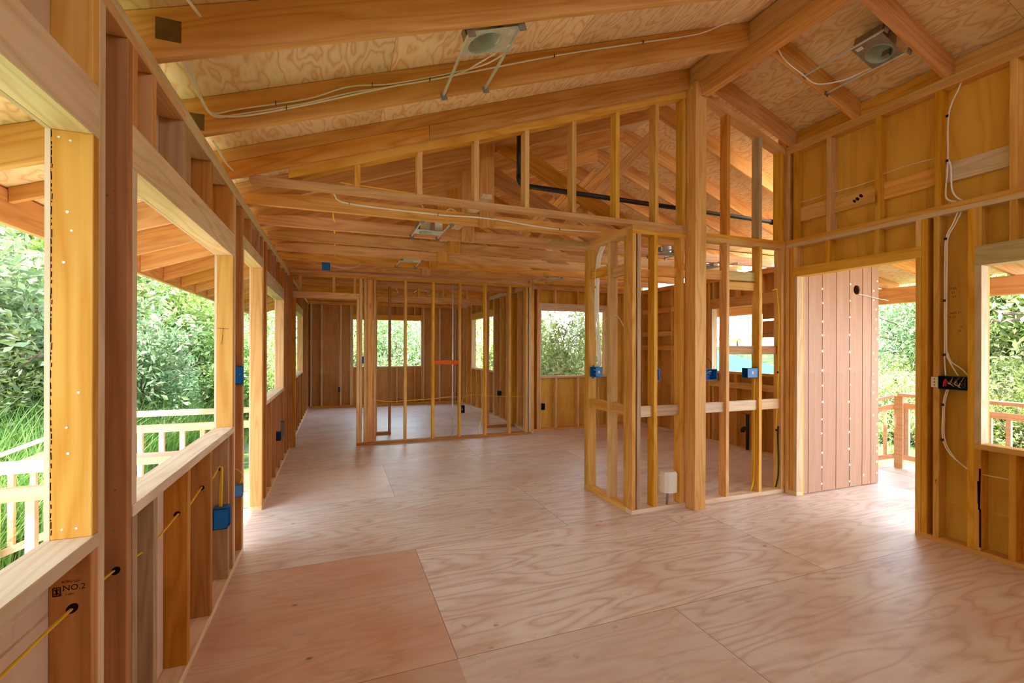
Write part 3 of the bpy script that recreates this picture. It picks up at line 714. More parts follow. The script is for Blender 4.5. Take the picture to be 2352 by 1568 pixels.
B('header', (.335, 2.038), (E0, E1), (2.10, 2.235), 'orange', 'header over the bedroom end window', 'header')
for i, x in enumerate([.335, .73, 1.383, 1.82, 2.0]):
    ex('cripple_stud', x, f'{ORD[i]} short stud under the bedroom end window', T, .925)
    ex('cripple_stud', x, f'{ORD[i]} short stud over the bedroom end window', 2.235, Q0)
# bedroom wall on the kitchen side
S0, S1 = 3.03, 3.12
sy = lambda n, y, l, z0=T, z1=Q0, m='amber': B(n, (S0, S1), (y, y+T), (z0, z1), m, l, 'stud')
B('top_plate', (S0, S1), (7.19, 11.8), (Q0, Q1), 'pale', 'doubled cap plate of the bedroom side wall', 'plate')
B('bottom_plate', (S0, S1), (7.19, 11.8), (0, T), 'pale', 'pale bottom plate of the bedroom side wall', 'plate')
for i, y in enumerate([7.2, 7.42, 7.72, 8.0, 8.31, 8.66, 9.04, 10.78, 11.2, 11.6]): sy('stud', y, f'{ORD[i]} full-height stud of the bedroom side wall from the partition')
sy('trimmer_stud', 9.08, 'closer sill stud of the bedroom side wall window', .957, 2.09, 'pale')
sy('trimmer_stud', 10.742, 'farther sill stud of the bedroom side wall window', .957, 2.09, 'pale')
B('rough_sill', (S0, S1), (9.08, 10.78), (.92, .957), 'pale', 'pale sill of the bedroom side wall window', 'sill')
B('header', (S0, S1), (9.08, 10.78), (2.09, 2.235), 'amber', 'header over the bedroom side wall window', 'header')
for i, y in enumerate([9.08, 9.5, 9.9, 10.35, 10.742]):
    sy('cripple_stud', y, f'{ORD[i]} short stud under the bedroom side wall window', T, .92)
    sy('cripple_stud', y, f'{ORD[i]} short stud over the bedroom side wall window', 2.235, Q0)

# ------------------------------------------------------------------ kitchen walls
K0, K1 = 7.3, 7.39
ky = lambda n, x, l, z0=T, z1=Q0, m='amber': B(n, (x, x+T), (K0, K1), (z0, z1), m, l, 'stud')
B('top_plate', (3.12, 5.36), (K0, K1), (Q0, Q1), 'orange', 'doubled cap plate of the kitchen back wall', 'plate')
B('bottom_plate', (3.12, 5.36), (K0, K1), (0, T), 'orange', 'bottom plate of the kitchen back wall', 'plate')
ky('corner_stud', 3.135, 'dark corner stud of the kitchen back wall', m='brown')
ky('king_stud', 3.224, 'full-height stud at the bedroom side of the kitchen back window')
ky('trimmer_stud', 3.266, 'sill stud at the bedroom side of the kitchen back window', .946, 2.083, 'pale')
ky('trimmer_stud', 4.579, 'sill stud at the far side of the kitchen back window', .946, 2.083, 'pale')
for i, x in enumerate([4.618, 4.98, 5.31]): ky('stud', x, f'{ORD[i]} full-height stud beyond the kitchen back window')
B('rough_sill', (3.264, 4.617), (K0-.003, K1), (.907, .946), 'pale', 'pale sill of the kitchen back window', 'sill')
B('header', (3.264, 4.617), (K0, K1), (2.083, 2.206), 'pale', 'pale header over the kitchen back window', 'header')
for i, x in enumerate([3.266, 3.557, 4.003, 4.42]): ky('cripple_stud', x, f'{ORD[i]} short stud over the kitchen back window', 2.206, Q0)
for i, x in enumerate([3.266, 3.571, 4.009, 4.42]): ky('cripple_stud', x, f'{ORD[i]} short stud under the kitchen back window', T, .907)
X0, X1 = 5.36, 5.45
kx = lambda n, y, l, z0=T, z1=Q0, m='amber': B(n, (X0, X1), (y, y+T), (z0, z1), m, l, 'stud')
B('top_plate', (X0, X1), (3.36, K1), (Q0, Q1), 'orange', 'doubled cap plate of the kitchen side wall', 'plate')
B('bottom_plate', (X0, X1), (3.36, K1), (0, T), 'pale', 'pale bottom plate of the kitchen side wall', 'plate')
for i, y in enumerate([7.26, 6.85, 6.43, 6.0, 5.58, 4.06, 3.70]): kx('stud', y, f'{ORD[i]} full-height stud of the kitchen side wall from the back corner')
kx('trimmer_stud', 5.54, 'pale stud at the back end of the kitchen side window', 1.10, 2.035, 'pale')
B('rough_sill', (X0, X1), (4.10, 5.58), (1.062, 1.10), 'amber', 'sill of the kitchen side window behind the blue boxes', 'sill')
B('header', (X0, X1), (4.10, 5.58), (2.035, 2.182), 'orange', 'header over the kitchen side window', 'header')
for i, y in enumerate([5.50, 5.07, 4.66, 4.26]):
    kx('cripple_stud', y, f'{ORD[i]} short stud under the kitchen side window', T, .86)
    kx('cripple_stud', y, f'{ORD[i]} short stud over the kitchen side window', 2.182, Q0)
    kx('cripple_stud', y, f'{ORD[i]} stub between block rail and sill of the kitchen side window', .95, 1.062)
B('blocking', (X0, X1), (4.10, 5.58), (.86, .95), 'amber', 'level block rail under the kitchen side window', 'block')
for i, (a, b) in enumerate([(6.038, 6.43), (6.468, 6.85), (6.888, 7.26)]):
    for j, z in enumerate([1.392, 1.64, 2.05]):
        B('blocking', (X0, X0+T), (a, b), (z, z+.088), 'orange', f'{["lower","middle","upper"][j]} cabinet block in the {ORD[i]} bay past the kitchen side window', 'block')
p = B('plywood_offcut', (5.463, 5.475), (3.95, 4.735), (1.836, 2.30), 'orange', 'plywood offcut nailed over the top of the kitchen side window', 'plywood'); p.data = p.data.copy(); p.data.materials[0] = M['ply_red']
p = B('plywood_offcut', (5.463, 5.475), (3.95, 4.735), (1.585, 1.812), 'orange', 'plywood offcut below a bright slit in the kitchen side window', 'plywood'); p.data = p.data.copy(); p.data.materials[0] = M['ply_red']
# porch nook siding (grooved sheet) with hole and white-painted nail dots
sd = empty('siding_panel', (4.87, 3.262, 0))
tag(sd, 'grooved plywood siding sheet with a round hole seen through the doorway', 'siding', kind='thing')
gx = [4.373, 4.57, 4.773, 4.974, 5.173, 5.314]
def siding_board(x0, x1, hole=None):
    bm = bmesh.new()
    z0, z1 = 0.01, 2.43
    if hole is None: bm_box(bm, (x0, 3.255, z0), (x1, 3.268, z1))
    else:
        cx, cz, r = hole; n = 24
        for yy, flip in ((3.255, False), (3.268, True)):
            ring = [bm.verts.new((cx+r*math.cos(2*math.pi*k/n), yy, cz+r*math.sin(2*math.pi*k/n))) for k in range(n)]
            outer = []
            for k in range(n):
                a = 2*math.pi*k/n; ca, sa = math.cos(a), math.sin(a)
                s = min(((x1-cx) if ca > 0 else (cx-x0))/max(abs(ca), 1e-6), ((z1-cz) if sa > 0 else (cz-z0))/max(abs(sa), 1e-6))
                outer.append(bm.verts.new((cx+s*ca, yy, cz+s*sa)))
            for k in range(n): bm.faces.new((ring[k], ring[(k+1) % n], outer[(k+1) % n], outer[k]))
            cn = [(x1, z1), (x0, z1), (x0, z0), (x1, z0)]
            for c in cn:
                ang = math.atan2(c[1]-cz, c[0]-cx) % (2*math.pi); k = int(ang/(2*math.pi/n)) % n
                v = bm.verts.new((c[0], yy, c[1])); bm.faces.new((outer[k], outer[(k+1) % n], v))
    me = mesh_from_bm('siding_board', bm)
    c = Vector(((x0+x1)/2, 3.262, 1.2))
    me.transform(Matrix.Translation(-c)); R = Matrix(((1,0,0),(0,0,-1),(0,1,0))).to_4x4(); me.transform(R.inverted())
    return link('siding_board', me, M['siding'], sd, Matrix.Translation(c) @ R)
prev = 4.304
for i, g in enumerate(gx + [5.435]):
    siding_board(prev+.004, g-.004, (5.081, 2.055, .049) if i == 4 else None); prev = g
box('backing_sheet', 4.304, 5.45, 3.269, 3.275, .01, 2.43, M['dark'], sd, 0)
random.seed(3)
discs('primer_dots', [(gx[1]+random.uniform(-.008, .008), 3.255, .08+k*.165+random.uniform(-.02, .02)) for k in range(14)] + [(gx[3]+random.uniform(-.01, .014), 3.255, .05+k*.17+random.uniform(-.02, .02)) for k in range(13)] + [(5.20, 3.255, .11)] + [(random.choice((5.35, 5.39, 5.41)), 3.255, .1+k*.11+random.uniform(-.03, .03)) for k in range(20)], .012, (0,-1,0), M['offwhite'], sd, h=.0008)
tube('pull_wire', [(5.10, 3.245, 2.01), (5.22, 3.236, 1.995), (5.36, 3.232, 1.975), (5.50, 3.20, 1.955)], .0035, 'white_cable', 'thin white wire end poking from the round siding hole', 'cable')
slab('wall_nook', [(4.302, 5.45, -.02, 2.44)], 'y', -3.36, -3.276, M['ply_red'])

# ------------------------------------------------------------------ front porch
slab('floor_porch', [(4.302, 6.62, YN, 3.255), (5.475, 6.62, 3.255, 3.75)], 'z', -.05, -.008, M['ply_deck'])
B('porch_beam', (6.45, 6.54), (YN, 7.5), (2.0, 2.195), 'orange', 'orange porch beam over the railing outside the doorway', 'beam')
o = [x for x in COL.objects if x.name.startswith('porch_beam')][0]
B('porch_post', (6.45, 6.54), (7.36, 7.45), (-.6, 2.0), 'orange', 'square porch post at the back corner of the wraparound porch', 'post')
zp = lambda x: 2.20 + (6.45-x)*.16
for i, y in enumerate([-.4, .2, .8, 1.4, 2.0, 2.6, 3.2, 3.8, 4.4, 5.0, 5.6, 6.2, 6.8, 7.4]):
    o = prism('rafter', [(4.31 if y < 3.3 else 5.48, zp(4.31 if y < 3.3 else 5.48)), (6.75, zp(6.75)), (6.75, zp(6.75)+.12), (4.31 if y < 3.3 else 5.48, zp(4.31 if y < 3.3 else 5.48)+.12)], 'y', y, y+T, M['orange'], (1, -.16))
    tag(o, f'{ORD[i]} porch rafter counted from the viewer toward the kitchen side', 'rafter', 'porch rafters', kind='thing')
e = Vector((6.8-4.302, 0, zp(6.8)-zp(4.302))); 
deck('ceiling_porch', 6.8, zp(6.8)+.122, 4.304, zp(4.304)+.122, YN, 3.25, .014)
deck('ceiling_side_porch', 6.8, zp(6.8)+.122, 5.475, zp(5.475)+.122, 3.252, 7.55, .014)
def railing(name, a, b, z0, h, label, nb, mat='raildeck', posts=(), drop=0., capw=.13, bottom=.10, group=None):
    """deck railing from a to b (x, y): flat cap, sub rail, bottom rail, balusters, posts; drop = fall along the run (stairs)"""
    a, b = Vector((a[0], a[1], 0)), Vector((b[0], b[1], 0)); d = b-a; L = d.length
    ang = math.atan2(d.y, d.x)
    t = empty(name, (a.x, a.y, z0), Matrix.Rotation(ang, 3, 'Z'))
    tag(t, label, 'railing', group, kind='thing')
    def bar(nm, y0, y1, s0, s1, zb, zt):
        bm = bmesh.new()
        vs = []
        for s in (s0, s1):
            k = -drop*s/L
            vs += [bm.verts.new((s, y, z+k)) for y in (y0, y1) for z in (zb, zt)]
        for fidx in ((0,1,3,2),(4,6,7,5),(0,4,5,1),(2,3,7,6),(0,2,6,4),(1,5,7,3)): bm.faces.new([vs[i] for i in fidx])
        return link(nm, mesh_from_bm(nm, bm), M[mat], t)
    bar('cap_rail', -capw/2, capw/2, 0, L, h-.036, h)
    bar('sub_rail', -.019, .019, 0, L, h-.18, h-.115)
    bar('bottom_rail', -.019, .019, 0, L, bottom, bottom+.06)
    me = None
    for i in range(nb):
        s = L*(i+.5)/nb; k = -drop*s/L
        bm = bmesh.new(); bm_box(bm, (-.018, -.018, bottom+.06), (.018, .018, h-.18)); 
        me = me or mesh_from_bm('baluster', bm)
        o = link('baluster', me, M[mat], t); o.location = (s, 0, k)
    for s in posts:
        k = -drop*s/L
        bm = bmesh.new(); bm_box(bm, (s-.045, -.045, -.05), (s+.045, .045, h-.036+k)); link('post', mesh_from_bm('post', bm), M[mat], t)
    return t
railing('porch_railing', (6.42, 3.60), (6.42, -.9), 0, .90, 'orange-lit porch railing with a corner post outside doorway and window', 30, posts=(.0, 2.2, 4.4))
railing('stair_railing', (6.40, 3.66), (5.75, 5.0), 0, .88, 'sloping stair railing dropping away from the porch corner post', 9, drop=.55)
# garden landing outside the window wall
slab('floor_landing', [(-2.0, -.72, 2.9, 4.9)], 'z', -.09, -.05, M['ply_deck'])
railing('landing_railing', (-.74, 2.93), (-2.6, 2.93), -.05, .93, 'sunlit railing of the garden landing, closer run', 13, posts=(.38, 1.3))
railing('landing_railing', (-.74, 4.85), (-1.80, 4.85), -.05, .93, 'railing of the garden landing, level far run', 7, posts=(1.06,))
railing('stair_railing', (-1.80, 4.85), (-3.3, 4.85), -.05, .93, 'sloping garden stair railing beyond the landing', 11, drop=.62)
prism('landing_block', [(-1.02, -.05), (-.92, -.05), (-.92, .72), (-1.02, .72)], 'y', 3.9, 4.0, M['raildeck'], (0, 1))
tag(COL.objects[-1], 'short post stub standing on the garden landing', 'post', kind='thing')


# ------------------------------------------------------------------ electrical boxes
def ebox(lo, hi, face, label, mat='blue', ears=True, wires=0, sticker=False, flange=None, name='junction_box', cat='electrical box'):
    lo, hi = Vector(lo), Vector(hi); c = (lo+hi)/2; t = .003
    e = empty(name, (c.x, c.y, lo.z)); tag(e, label, cat, kind='thing')
    n = {'+x': Vector((1,0,0)), '-x': Vector((-1,0,0)), '-y': Vector((0,-1,0)), '-z': Vector((0,0,-1))}[face]
    bm = bmesh.new(); L, H = lo-c, hi-c
    def wall(a, b): bm_box(bm, a, b)
    for ax in range(3):
        for sgn in (-1, 1):
            if n[ax]*sgn > .5: continue
            a, b = L.copy(), H.copy()
            if sgn < 0: b[ax] = L[ax]+t
            else: a[ax] = H[ax]-t
            wall(a, b)
    bdo = link('body', mesh_from_bm('body', bm), M[mat], e, Matrix.Translation(c))
    front = c + Vector([n[i]*(H[i] if n[i] > 0 else -L[i]) for i in range(3)])
    side = Vector((0,0,1)).cross(n) if abs(n.z) < .5 else Vector((1,0,0))
    if ears:
        for z, sg in ((hi.z, 1), (lo.z, -1)):
            bm = bmesh.new(); w = .02
            pts = [side*-w, side*w, side*(w*.5)+Vector((0,0,.016*sg)), side*(-w*.5)+Vector((0,0,.016*sg))]
            f0 = [bm.verts.new(p) for p in pts]; f1 = [bm.verts.new(p - n*.003) for p in pts]
            bm.faces.new(f0); bm.faces.new(list(reversed(f1)))
            for i in range(4): bm.faces.new((f0[i], f0[(i+1) % 4], f1[(i+1) % 4], f1[i]))
            link('mounting_ear', mesh_from_bm('mounting_ear', bm), M[mat], e, Matrix.Translation(Vector((front.x, front.y, z)) - n*.001))
    for k in range(wires):
        a = c - n*.02 + side*random.uniform(-.02, .02); b = c + side*random.uniform(-.025, .025) + Vector((0, 0, random.uniform(-.03, .03))) + n*.012
        m = (a+b)/2 + n*.025 + Vector((0, 0, random.uniform(-.02, .02)))
        tube('wire', [a, m, b], .0022, ['copper', 'white_cable', 'black'][k % 3], parent=e, seg=6)
    if sticker:
        sdir = sticker
        q = Vector(sdir); bm = bmesh.new()
        p = c + Vector([q[i]*abs(H[i]) for i in range(3)]); a = Vector((0,0,1)).cross(q)*.011; b = Vector((0,0,.013))
        bm.faces.new([bm.verts.new(v) for v in (-a-b, a-b, a+b, -a+b)])
        link('sticker', mesh_from_bm('sticker', bm), M['paper'], bdo, Matrix.Translation(p + q*.0006))
    return e
ebox((-.674,3.148,.372), (-.60,3.236,.492), '+x', 'big bright blue box low on the window wall under the second sill', ears=False)
ebox((-.664,3.615,1.19), (-.602,3.657,1.31), '+x', 'blue switch box on the brown stud beside the garden door opening', wires=2)
ebox((-.664,3.615,.42), (-.602,3.657,.50), '+x', 'small pale blue box low on the stud beside the garden door opening', 'bluelight', ears=False)
ebox((-.664,5.93,.36), (-.602,5.988,.46), '+x', 'dark blue outlet box on a short stud under the third window', 'bluedark', ears=False)
ebox((-.664,6.33,.33), (-.602,6.37,.52), '+x', 'grey outlet box under the far end of the third window', 'steel_dark', ears=False)
ebox((.345,7.10,1.20), (.372,7.14,1.30), '-y', 'narrow blue switch box at the bedroom doorway stud pack', ears=False)
ebox((.03,11.70,.36), (.07,11.80,.48), '+x', 'dark outlet box on the bedroom end wall by a pale stud', 'bluedark', ears=False)
ebox((1.835,7.105,.40), (1.893,7.165,.52), '-y', 'black-blue outlet box hanging on a partition stud beside a curled yellow cable', 'bluedark', ears=False, wires=3)
ebox((2.965,8.60,.46), (3.035,8.655,.58), '-x', 'dark outlet box on the bedroom side wall studs', 'bluedark', ears=False)
ebox((3.305,7.28,.36), (3.365,7.355,.47), '-y', 'dark outlet box under the kitchen back window', 'bluedark', ears=False, wires=1)
ebox((2.405,4.005,1.15), (2.478,4.112,1.25), '-x', 'open blue switch box with sticker on the wing wall end stud', wires=4, sticker=(0,-1,0))
ebox((2.655,3.40,1.15), (2.70,3.455,1.255), '-y', 'pale blue box on the free-standing stud, seen edge-on', 'bluelight', ears=False, wires=1)
ebox((3.20,3.385,1.145), (3.34,3.455,1.247), '-y', 'wide blue box half hidden by the square post', wires=4, ears=False)
ebox((3.72,3.385,1.155), (3.853,3.455,1.25), '-x', 'blue box with diamond sticker beside the cable stud', sticker=(0,-1,0), ears=False)
ebox((-.18,6.42,2.435), (-.085,6.50,2.525), '-z', 'blue ceiling box hanging from the trusses near the bedroom door', ears=False)
# four-gang box on the mustard wall
g4 = ebox((4.192,1.943,1.147), (4.262,2.105,1.243), '-x', 'long dark blue multi-gang box full of wires on the mustard wall', 'bluedark', ears=False, name='multi_gang_box')
fl = box('mounting_flange', 4.186, 4.199, 2.105, 2.147, 1.157, 1.234, M['white'], g4)
discs('screw_hole', [(4.186,2.126,1.219),(4.186,2.126,1.173)], .0042, (-1,0,0), M['dark'], fl, h=.0006)
discs('screw_hole', [(4.186,2.126,1.196)], .008, (-1,0,0), M['copper'], fl, h=.0006)
tube('wire_nut', [(4.205,2.078,1.165),(4.20,2.070,1.195),(4.205,2.066,1.222)], [.006,.009,.006], 'red', parent=g4, sm=False)
tube('wire_nut', [(4.204,2.064,1.168),(4.20,2.060,1.19),(4.205,2.056,1.21)], [.004,.007,.005], 'red', parent=g4, sm=False)
random.seed(11)
for k in range(14):
    y = random.uniform(1.955, 2.04)
    tube('wire', [(4.235, y, 1.236), (4.205, y+random.uniform(-.01,.02), 1.20+random.uniform(-.015,.015)), (4.196, y+random.uniform(-.02,.02), 1.185+random.uniform(-.02,.02)), (4.225, y+random.uniform(-.03,.03), 1.165)], .0024, ['copper','white_cable','dark','copper'][k % 4], parent=g4, seg=6)

# ------------------------------------------------------------------ cables
def cable(pts, label, mat='white_cable', r=.0072, staples=(), flatten=.6):
    o = tube('cable', pts, r, mat, label, 'cable', flatten=flatten)
    if staples:
        bm = bmesh.new(); c = o.matrix_world.translation
        for p in staples: bm_box(bm, Vector(p)-c-Vector((.0015,.009,.009)), Vector(p)-c+Vector((.0015,.009,.009)))
        link('staple', mesh_from_bm('staple', bm), M['black'], o, Matrix.Translation(c))
    return o
YR = 2.692
cable([(-.560,2.10,2.545),(-.585,2.27,2.595),(-.592,2.52,2.595),(-.58,YR-.012,2.605),(-.46,YR,2.655),(-.15,YR,2.765),(.06,YR,2.872),(.29,YR,2.935),(.65,YR-.002,3.075),(.80,2.60,3.10),(.845,2.40,3.05),(.86,2.26,3.02)], 'upper white cable looping along the rafter to the light housing', staples=[(-.30,YR-.006,2.712),(.18,YR-.006,2.905)])
cable([(-.550,2.10,2.55),(-.575,2.27,2.60),(-.586,2.50,2.585),(-.572,YR-.014,2.59),(-.47,YR,2.625),(-.17,YR,2.735),(.08,YR,2.845),(.29,YR,2.92),(.65,YR-.002,3.06),(.76,2.56,3.08),(.81,2.36,3.04),(.83,2.25,3.01)], 'second white cable curving to the light housing beside the upper one')
cable([(-.58,YR-.004,2.60),(-.45,YR,2.62),(-.16,YR,2.73),(.29,YR,2.92),(.53,YR,3.01),(1.33,YR,3.33),(1.98,YR,3.565),(2.45,YR,3.735),(2.62,2.62,3.80),(2.72,2.55,3.84)], 'long white cable stapled along the rafter up to the ridge beam', staples=[(.5,YR-.006,2.998),(1.30,YR-.006,3.316),(1.98,YR-.006,3.565),(-.25,YR-.006,2.694)])
cable([(-.52,1.60,2.66),(-.515,1.80,2.66),(-.48,2.03,2.68)], 'white cable pair dropping into a hole near the closest tie plate')
cable([(-.655,3.03,2.60),(-.65,3.12,2.595),(-.63,3.22,2.555),(-.61,3.325,2.545)], 'white cables dropping behind the doubled gable rafter end')
cable([(-.60,3.50,2.56),(-.55,3.55,2.60),(-.48,3.62,2.63),(-.42,3.70,2.64)], 'white cable curling over the top plate beneath the gable')
cable([(-.05,3.85,2.68),(-.02,3.90,2.64),(.09,3.913,2.585),(.78,3.913,2.572),(1.10,3.875,2.572),(1.35,3.875,2.57),(1.60,3.913,2.565),(1.95,3.913,2.552),(2.34,3.913,2.565),(2.40,3.913,2.57)], 'white cable stapled along the first ceiling truss', staples=[(.09,3.908,2.585),(.80,3.908,2.572),(1.95,3.908,2.552)])
cable([(.02,3.47+.06,2.62),(.6,3.53,2.60),(1.2,3.53,2.59),(2.2,3.53,2.56),(2.9,3.53,2.575)], 'yellow cable lying behind the long plate of the gable partition', 'yellow_cable', .007)
cable([(.05,3.56,2.60),(.7,3.56,2.585),(1.6,3.56,2.57),(2.9,3.56,2.57)], 'white cable lying beside the yellow one behind the gable plate')
for i, y in enumerate([3.99, 4.61, 5.19, 5.79]):
    cable([(-.05+.01*i, y-.04, 2.68), (-.02, y, 2.60), (-.03, y+.02, 2.505), (-.015, y+.05, 2.46)] if i < 1 else [(-.03, y-.06, 2.60), (-.02, y, 2.50), (-.03, y+.08, 2.60)], f'{ORD[i]} yellow cable loop dropping between the ceiling trusses', 'yellow_cable', .007)
cable([(-.08,6.46,2.50),(.0,6.44,2.48),(.10,6.45,2.47),(.22,6.5,2.50),(.30,6.55,2.55)], 'white cable curling out of the blue ceiling box')
cable([(-.18,6.46,2.49),(-.28,6.44,2.50),(-.40,6.42,2.53),(-.5,6.4,2.56)], 'yellow cable entering the blue ceiling box', 'yellow_cable')
# window wall yellow cable through the short studs
cable([(-.658,-.3,.75),(-.658,.8,.757),(-.658,1.33,.754),(-.657,1.568,.750),(-.648,1.80,.748),(-.652,2.1,.70),(-.650,2.43,.71),(-.655,2.6,.69),(-.655,2.83,.715),(-.655,3.05,.70),(-.654,3.20,.73),(-.645,3.215,.70),(-.648,3.20,.60),(-.65,3.195,.488)], 'yellow cable threaded through the studs of the window wall', 'yellow_cable', .0052)
cable([(-.655,3.25,.715),(-.640,3.21,.72),(-.638,3.195,.66),(-.640,3.19,.488)], 'second yellow cable looping into the big blue box', 'yellow_cable', .0052)
cable([(-.64,3.59,.62),(-.615,3.60,.60),(-.60,3.61,.56),(-.62,3.63,.505)], 'yellow cable loop above the small pale blue box', 'yellow_cable', .0052)
# mustard wall
for nm, a, b in (('first', 2.96, 3.25), ('second', 2.55, 2.92), ('third', 2.135, 2.51)):
    z = {'first': 2.868, 'second': 2.864, 'third': 2.885}[nm]
    cable([(4.236, b, z+.005), (4.236, (a+b)/2, z+(.012 if nm == 'third' else -.004)), (4.236, a, z)], f'{nm} visible stretch of white cable between upper mustard wall studs, from the corner', r=.0042)
cable([(4.235,1.985,3.40),(4.215,2.0,3.33),(4.21,2.055,3.17),(4.215,2.062,2.83),(4.21,2.072,2.60),(4.21,2.055,2.54),(4.22,2.01,2.515)], 'white cable stapled down the upper mustard wall stud', staples=[(4.205,2.062,3.16),(4.205,2.062,2.83)])
cable([(4.225,2.063,2.84),(4.22,2.045,2.78),(4.22,2.040,2.63),(4.225,2.02,2.56),(4.23,1.985,2.52)], 'second white cable joining the stapled one above the belt plate')
cable([(4.22,2.005,2.435),(4.215,2.03,2.36),(4.205,2.066,2.26),(4.205,2.073,2.08),(4.205,2.072,1.45),(4.205,2.073,1.37),(4.21,2.068,1.245)], 'white cable down the mustard wall into the multi-gang box', staples=[(4.198,2.066,2.255),(4.198,2.073,1.80),(4.198,2.073,1.40)])
cable([(4.225,1.985,2.435),(4.22,2.02,2.35),(4.212,2.058,2.26),(4.212,2.063,2.08),(4.212,2.064,1.46),(4.215,2.05,1.36),(4.225,2.0,1.245)], 'second white cable down the mustard wall bending toward the box middle')
cable([(4.22,2.062,1.42),(4.22,2.04,1.35),(4.225,1.98,1.30),(4.235,1.946,1.245)], 'third white cable bending to the far end of the multi-gang box')
cable([(4.21,2.06,1.147),(4.207,2.078,1.06),(4.205,2.083,.95),(4.205,2.082,.78),(4.215,2.045,.675),(4.235,1.985,.61),(4.25,1.94,.575)], 'white cable leaving below the multi-gang box and curving away', staples=[(4.198,2.08,1.03),(4.198,2.082,.77)])
cable([(4.222,2.055,1.147),(4.214,2.072,1.06),(4.212,2.077,.95),(4.213,2.075,.78),(4.222,2.035,.672),(4.24,1.98,.60),(4.25,1.94,.57)], 'second white cable under the multi-gang box beside the first')
cable([(4.225,1.862,.567),(4.222,1.78,.568),(4.222,1.722,.57)], 'short white cable between short studs under the mustard wall window', r=.0048)
# partitions
for k, (dx, dy) in enumerate([(0, 0), (.012, -.012), (.024, -.02)]):
    cable([(2.425+dx,3.93+dy,2.45),(2.425+dx,4.03+dy,2.28),(2.425+dx,4.055+dy,1.86),(2.425+dx,4.02+dy,1.46),(2.43+dx,4.0+dy,1.31),(2.425+dx,4.05+dy,1.252)], f'{ORD[k]} of three white cables running down the wing wall to the blue box', r=.008, staples=[(2.42+dx,4.05+dy,2.05)] if k == 0 else ())
cable([(2.425,4.05,1.52),(2.43,4.02,1.62),(2.45,3.95,1.70),(2.46,3.86,1.74)], 'thin white cable arching from the wing wall bundle', r=.004)
cable([(2.43,3.72,1.735),(2.41,3.66,1.74),(2.40,3.58,1.70),(2.42,3.51,1.58)], 'white cable end poking through the middle wing wall stud', r=.005)
cable([(3.847,3.425,1.47),(3.846,3.43,1.36),(3.846,3.43,1.25)], 'yellow cable rising from the diamond-sticker box', 'yellow_cable', .005)
cable([(3.845,3.40,1.23),(3.845,3.418,1.07),(3.845,3.42,.68),(3.845,3.42,.20),(3.80,3.42,.045)], 'yellow cable running down past the stud beside the doorway', 'yellow_cable', .009)
cable([(4.06,3.40,2.02),(4.12,3.41,2.035),(4.147,3.42,2.0),(4.146,3.40,1.75),(4.146,3.405,1.42),(4.146,3.41,.98),(4.146,3.425,.67),(4.146,3.41,.22),(4.12,3.425,.05)], 'long yellow cable stapled down the partition corner stud', 'yellow_cable', .0085, staples=[(4.14,3.405,1.2),(4.14,3.42,.62)])
cable([(4.144,3.400,.66),(4.144,3.403,.53),(4.144,3.397,.21),(4.13,3.415,.05)], 'black cable beside the yellow one at the doorway corner', 'black', .009)
cable([(3.86,3.47,1.60),(3.98,3.50,1.585),(4.14,3.46,1.60)], 'dark cable strung across the gap by the doorway corner stud', 'black', .004)
cable([(3.21,3.42,1.36),(3.25,3.40,1.34),(3.28,3.40,1.30),(3.30,3.42,1.245)], 'dark looping cable above the box by the post', 'black', .004)
cable([(3.18,3.46,2.43),(3.16,3.46,2.36),(3.13,3.46,2.26)], 'yellow cable tail under the cap plate by the post', 'yellow_cable', .007)
cable([(.40,7.09,.80),(.44,7.09,.72),(.50,7.12,.66),(.545,7.145,.652),(.74,7.145,.62),(.95,7.145,.625),(1.36,7.145,.64),(1.67,7.145,.66),(1.86,7.145,.648)], 'yellow cable strung through the bedroom partition studs', 'yellow_cable', .0065)
cable([(1.865,7.13,.525),(1.85,7.125,.60),(1.93,7.125,.665),(2.05,7.13,.69),(2.2,7.14,.668),(2.45,7.145,.645),(2.65,7.145,.632),(3.02,7.145,.615)], 'yellow cable arching out of the dark outlet box', 'yellow_cable', .0065)
cable([(2.205,7.12,2.43),(2.205,7.12,2.2),(2.20,7.12,1.0),(2.19,7.12,.45),(2.12,7.12,.05)], 'yellow cable hanging the full height of the bedroom partition', 'yellow_cable', .0065)
cable([(3.02,7.20,.92),(3.04,7.21,.75),(3.06,7.22,.63)], 'yellow cable tail at the dark kitchen corner stud', 'yellow_cable', .0065)
cable([(3.32,7.335,.625),(3.56,7.335,.622),(3.8,7.335,.63),(4.3,7.335,.61)], 'faint yellow cable along the kitchen back wall studs', 'yellow_cable', .005)
cable([(-.05,11.77,2.40),(.02,11.77,2.2),(.055,11.77,1.2),(.055,11.75,.49)], 'yellow cable down the bedroom end wall to the outlet box', 'yellow_cable', .007)

# ------------------------------------------------------------------ pipes
pv = empty('drain_pipe', (1.42, 3.60, 2.80)); tag(pv, 'black plastic drain pipe with elbow behind the gable studs', 'pipe', kind='thing')
tube('riser', [(1.42,3.60,2.86),(1.42,3.60,3.24)], .021, 'black', parent=pv, seg=14, sm=False)
tube('elbow', [(1.42,3.60,2.88),(1.423,3.60,2.85),(1.435,3.60,2.822),(1.455,3.60,2.806),(1.48,3.60,2.80)], .025, 'black', parent=pv, seg=14, sm=False)
tube('horizontal_run', [(1.47,3.60,2.80),(4.30,3.60,2.772)], .021, 'black', parent=pv, seg=14, sm=False)
tube('coupling', [(4.27,3.60,2.772),(4.33,3.60,2.771)], .027, 'black', parent=pv, seg=14, sm=False)
pp = tube('waste_pipe', [(5.34,4.86,.03),(5.34,4.86,.52)], .022, 'black', 'black sink waste pipe on the kitchen side wall', 'pipe', sm=False, seg=12)
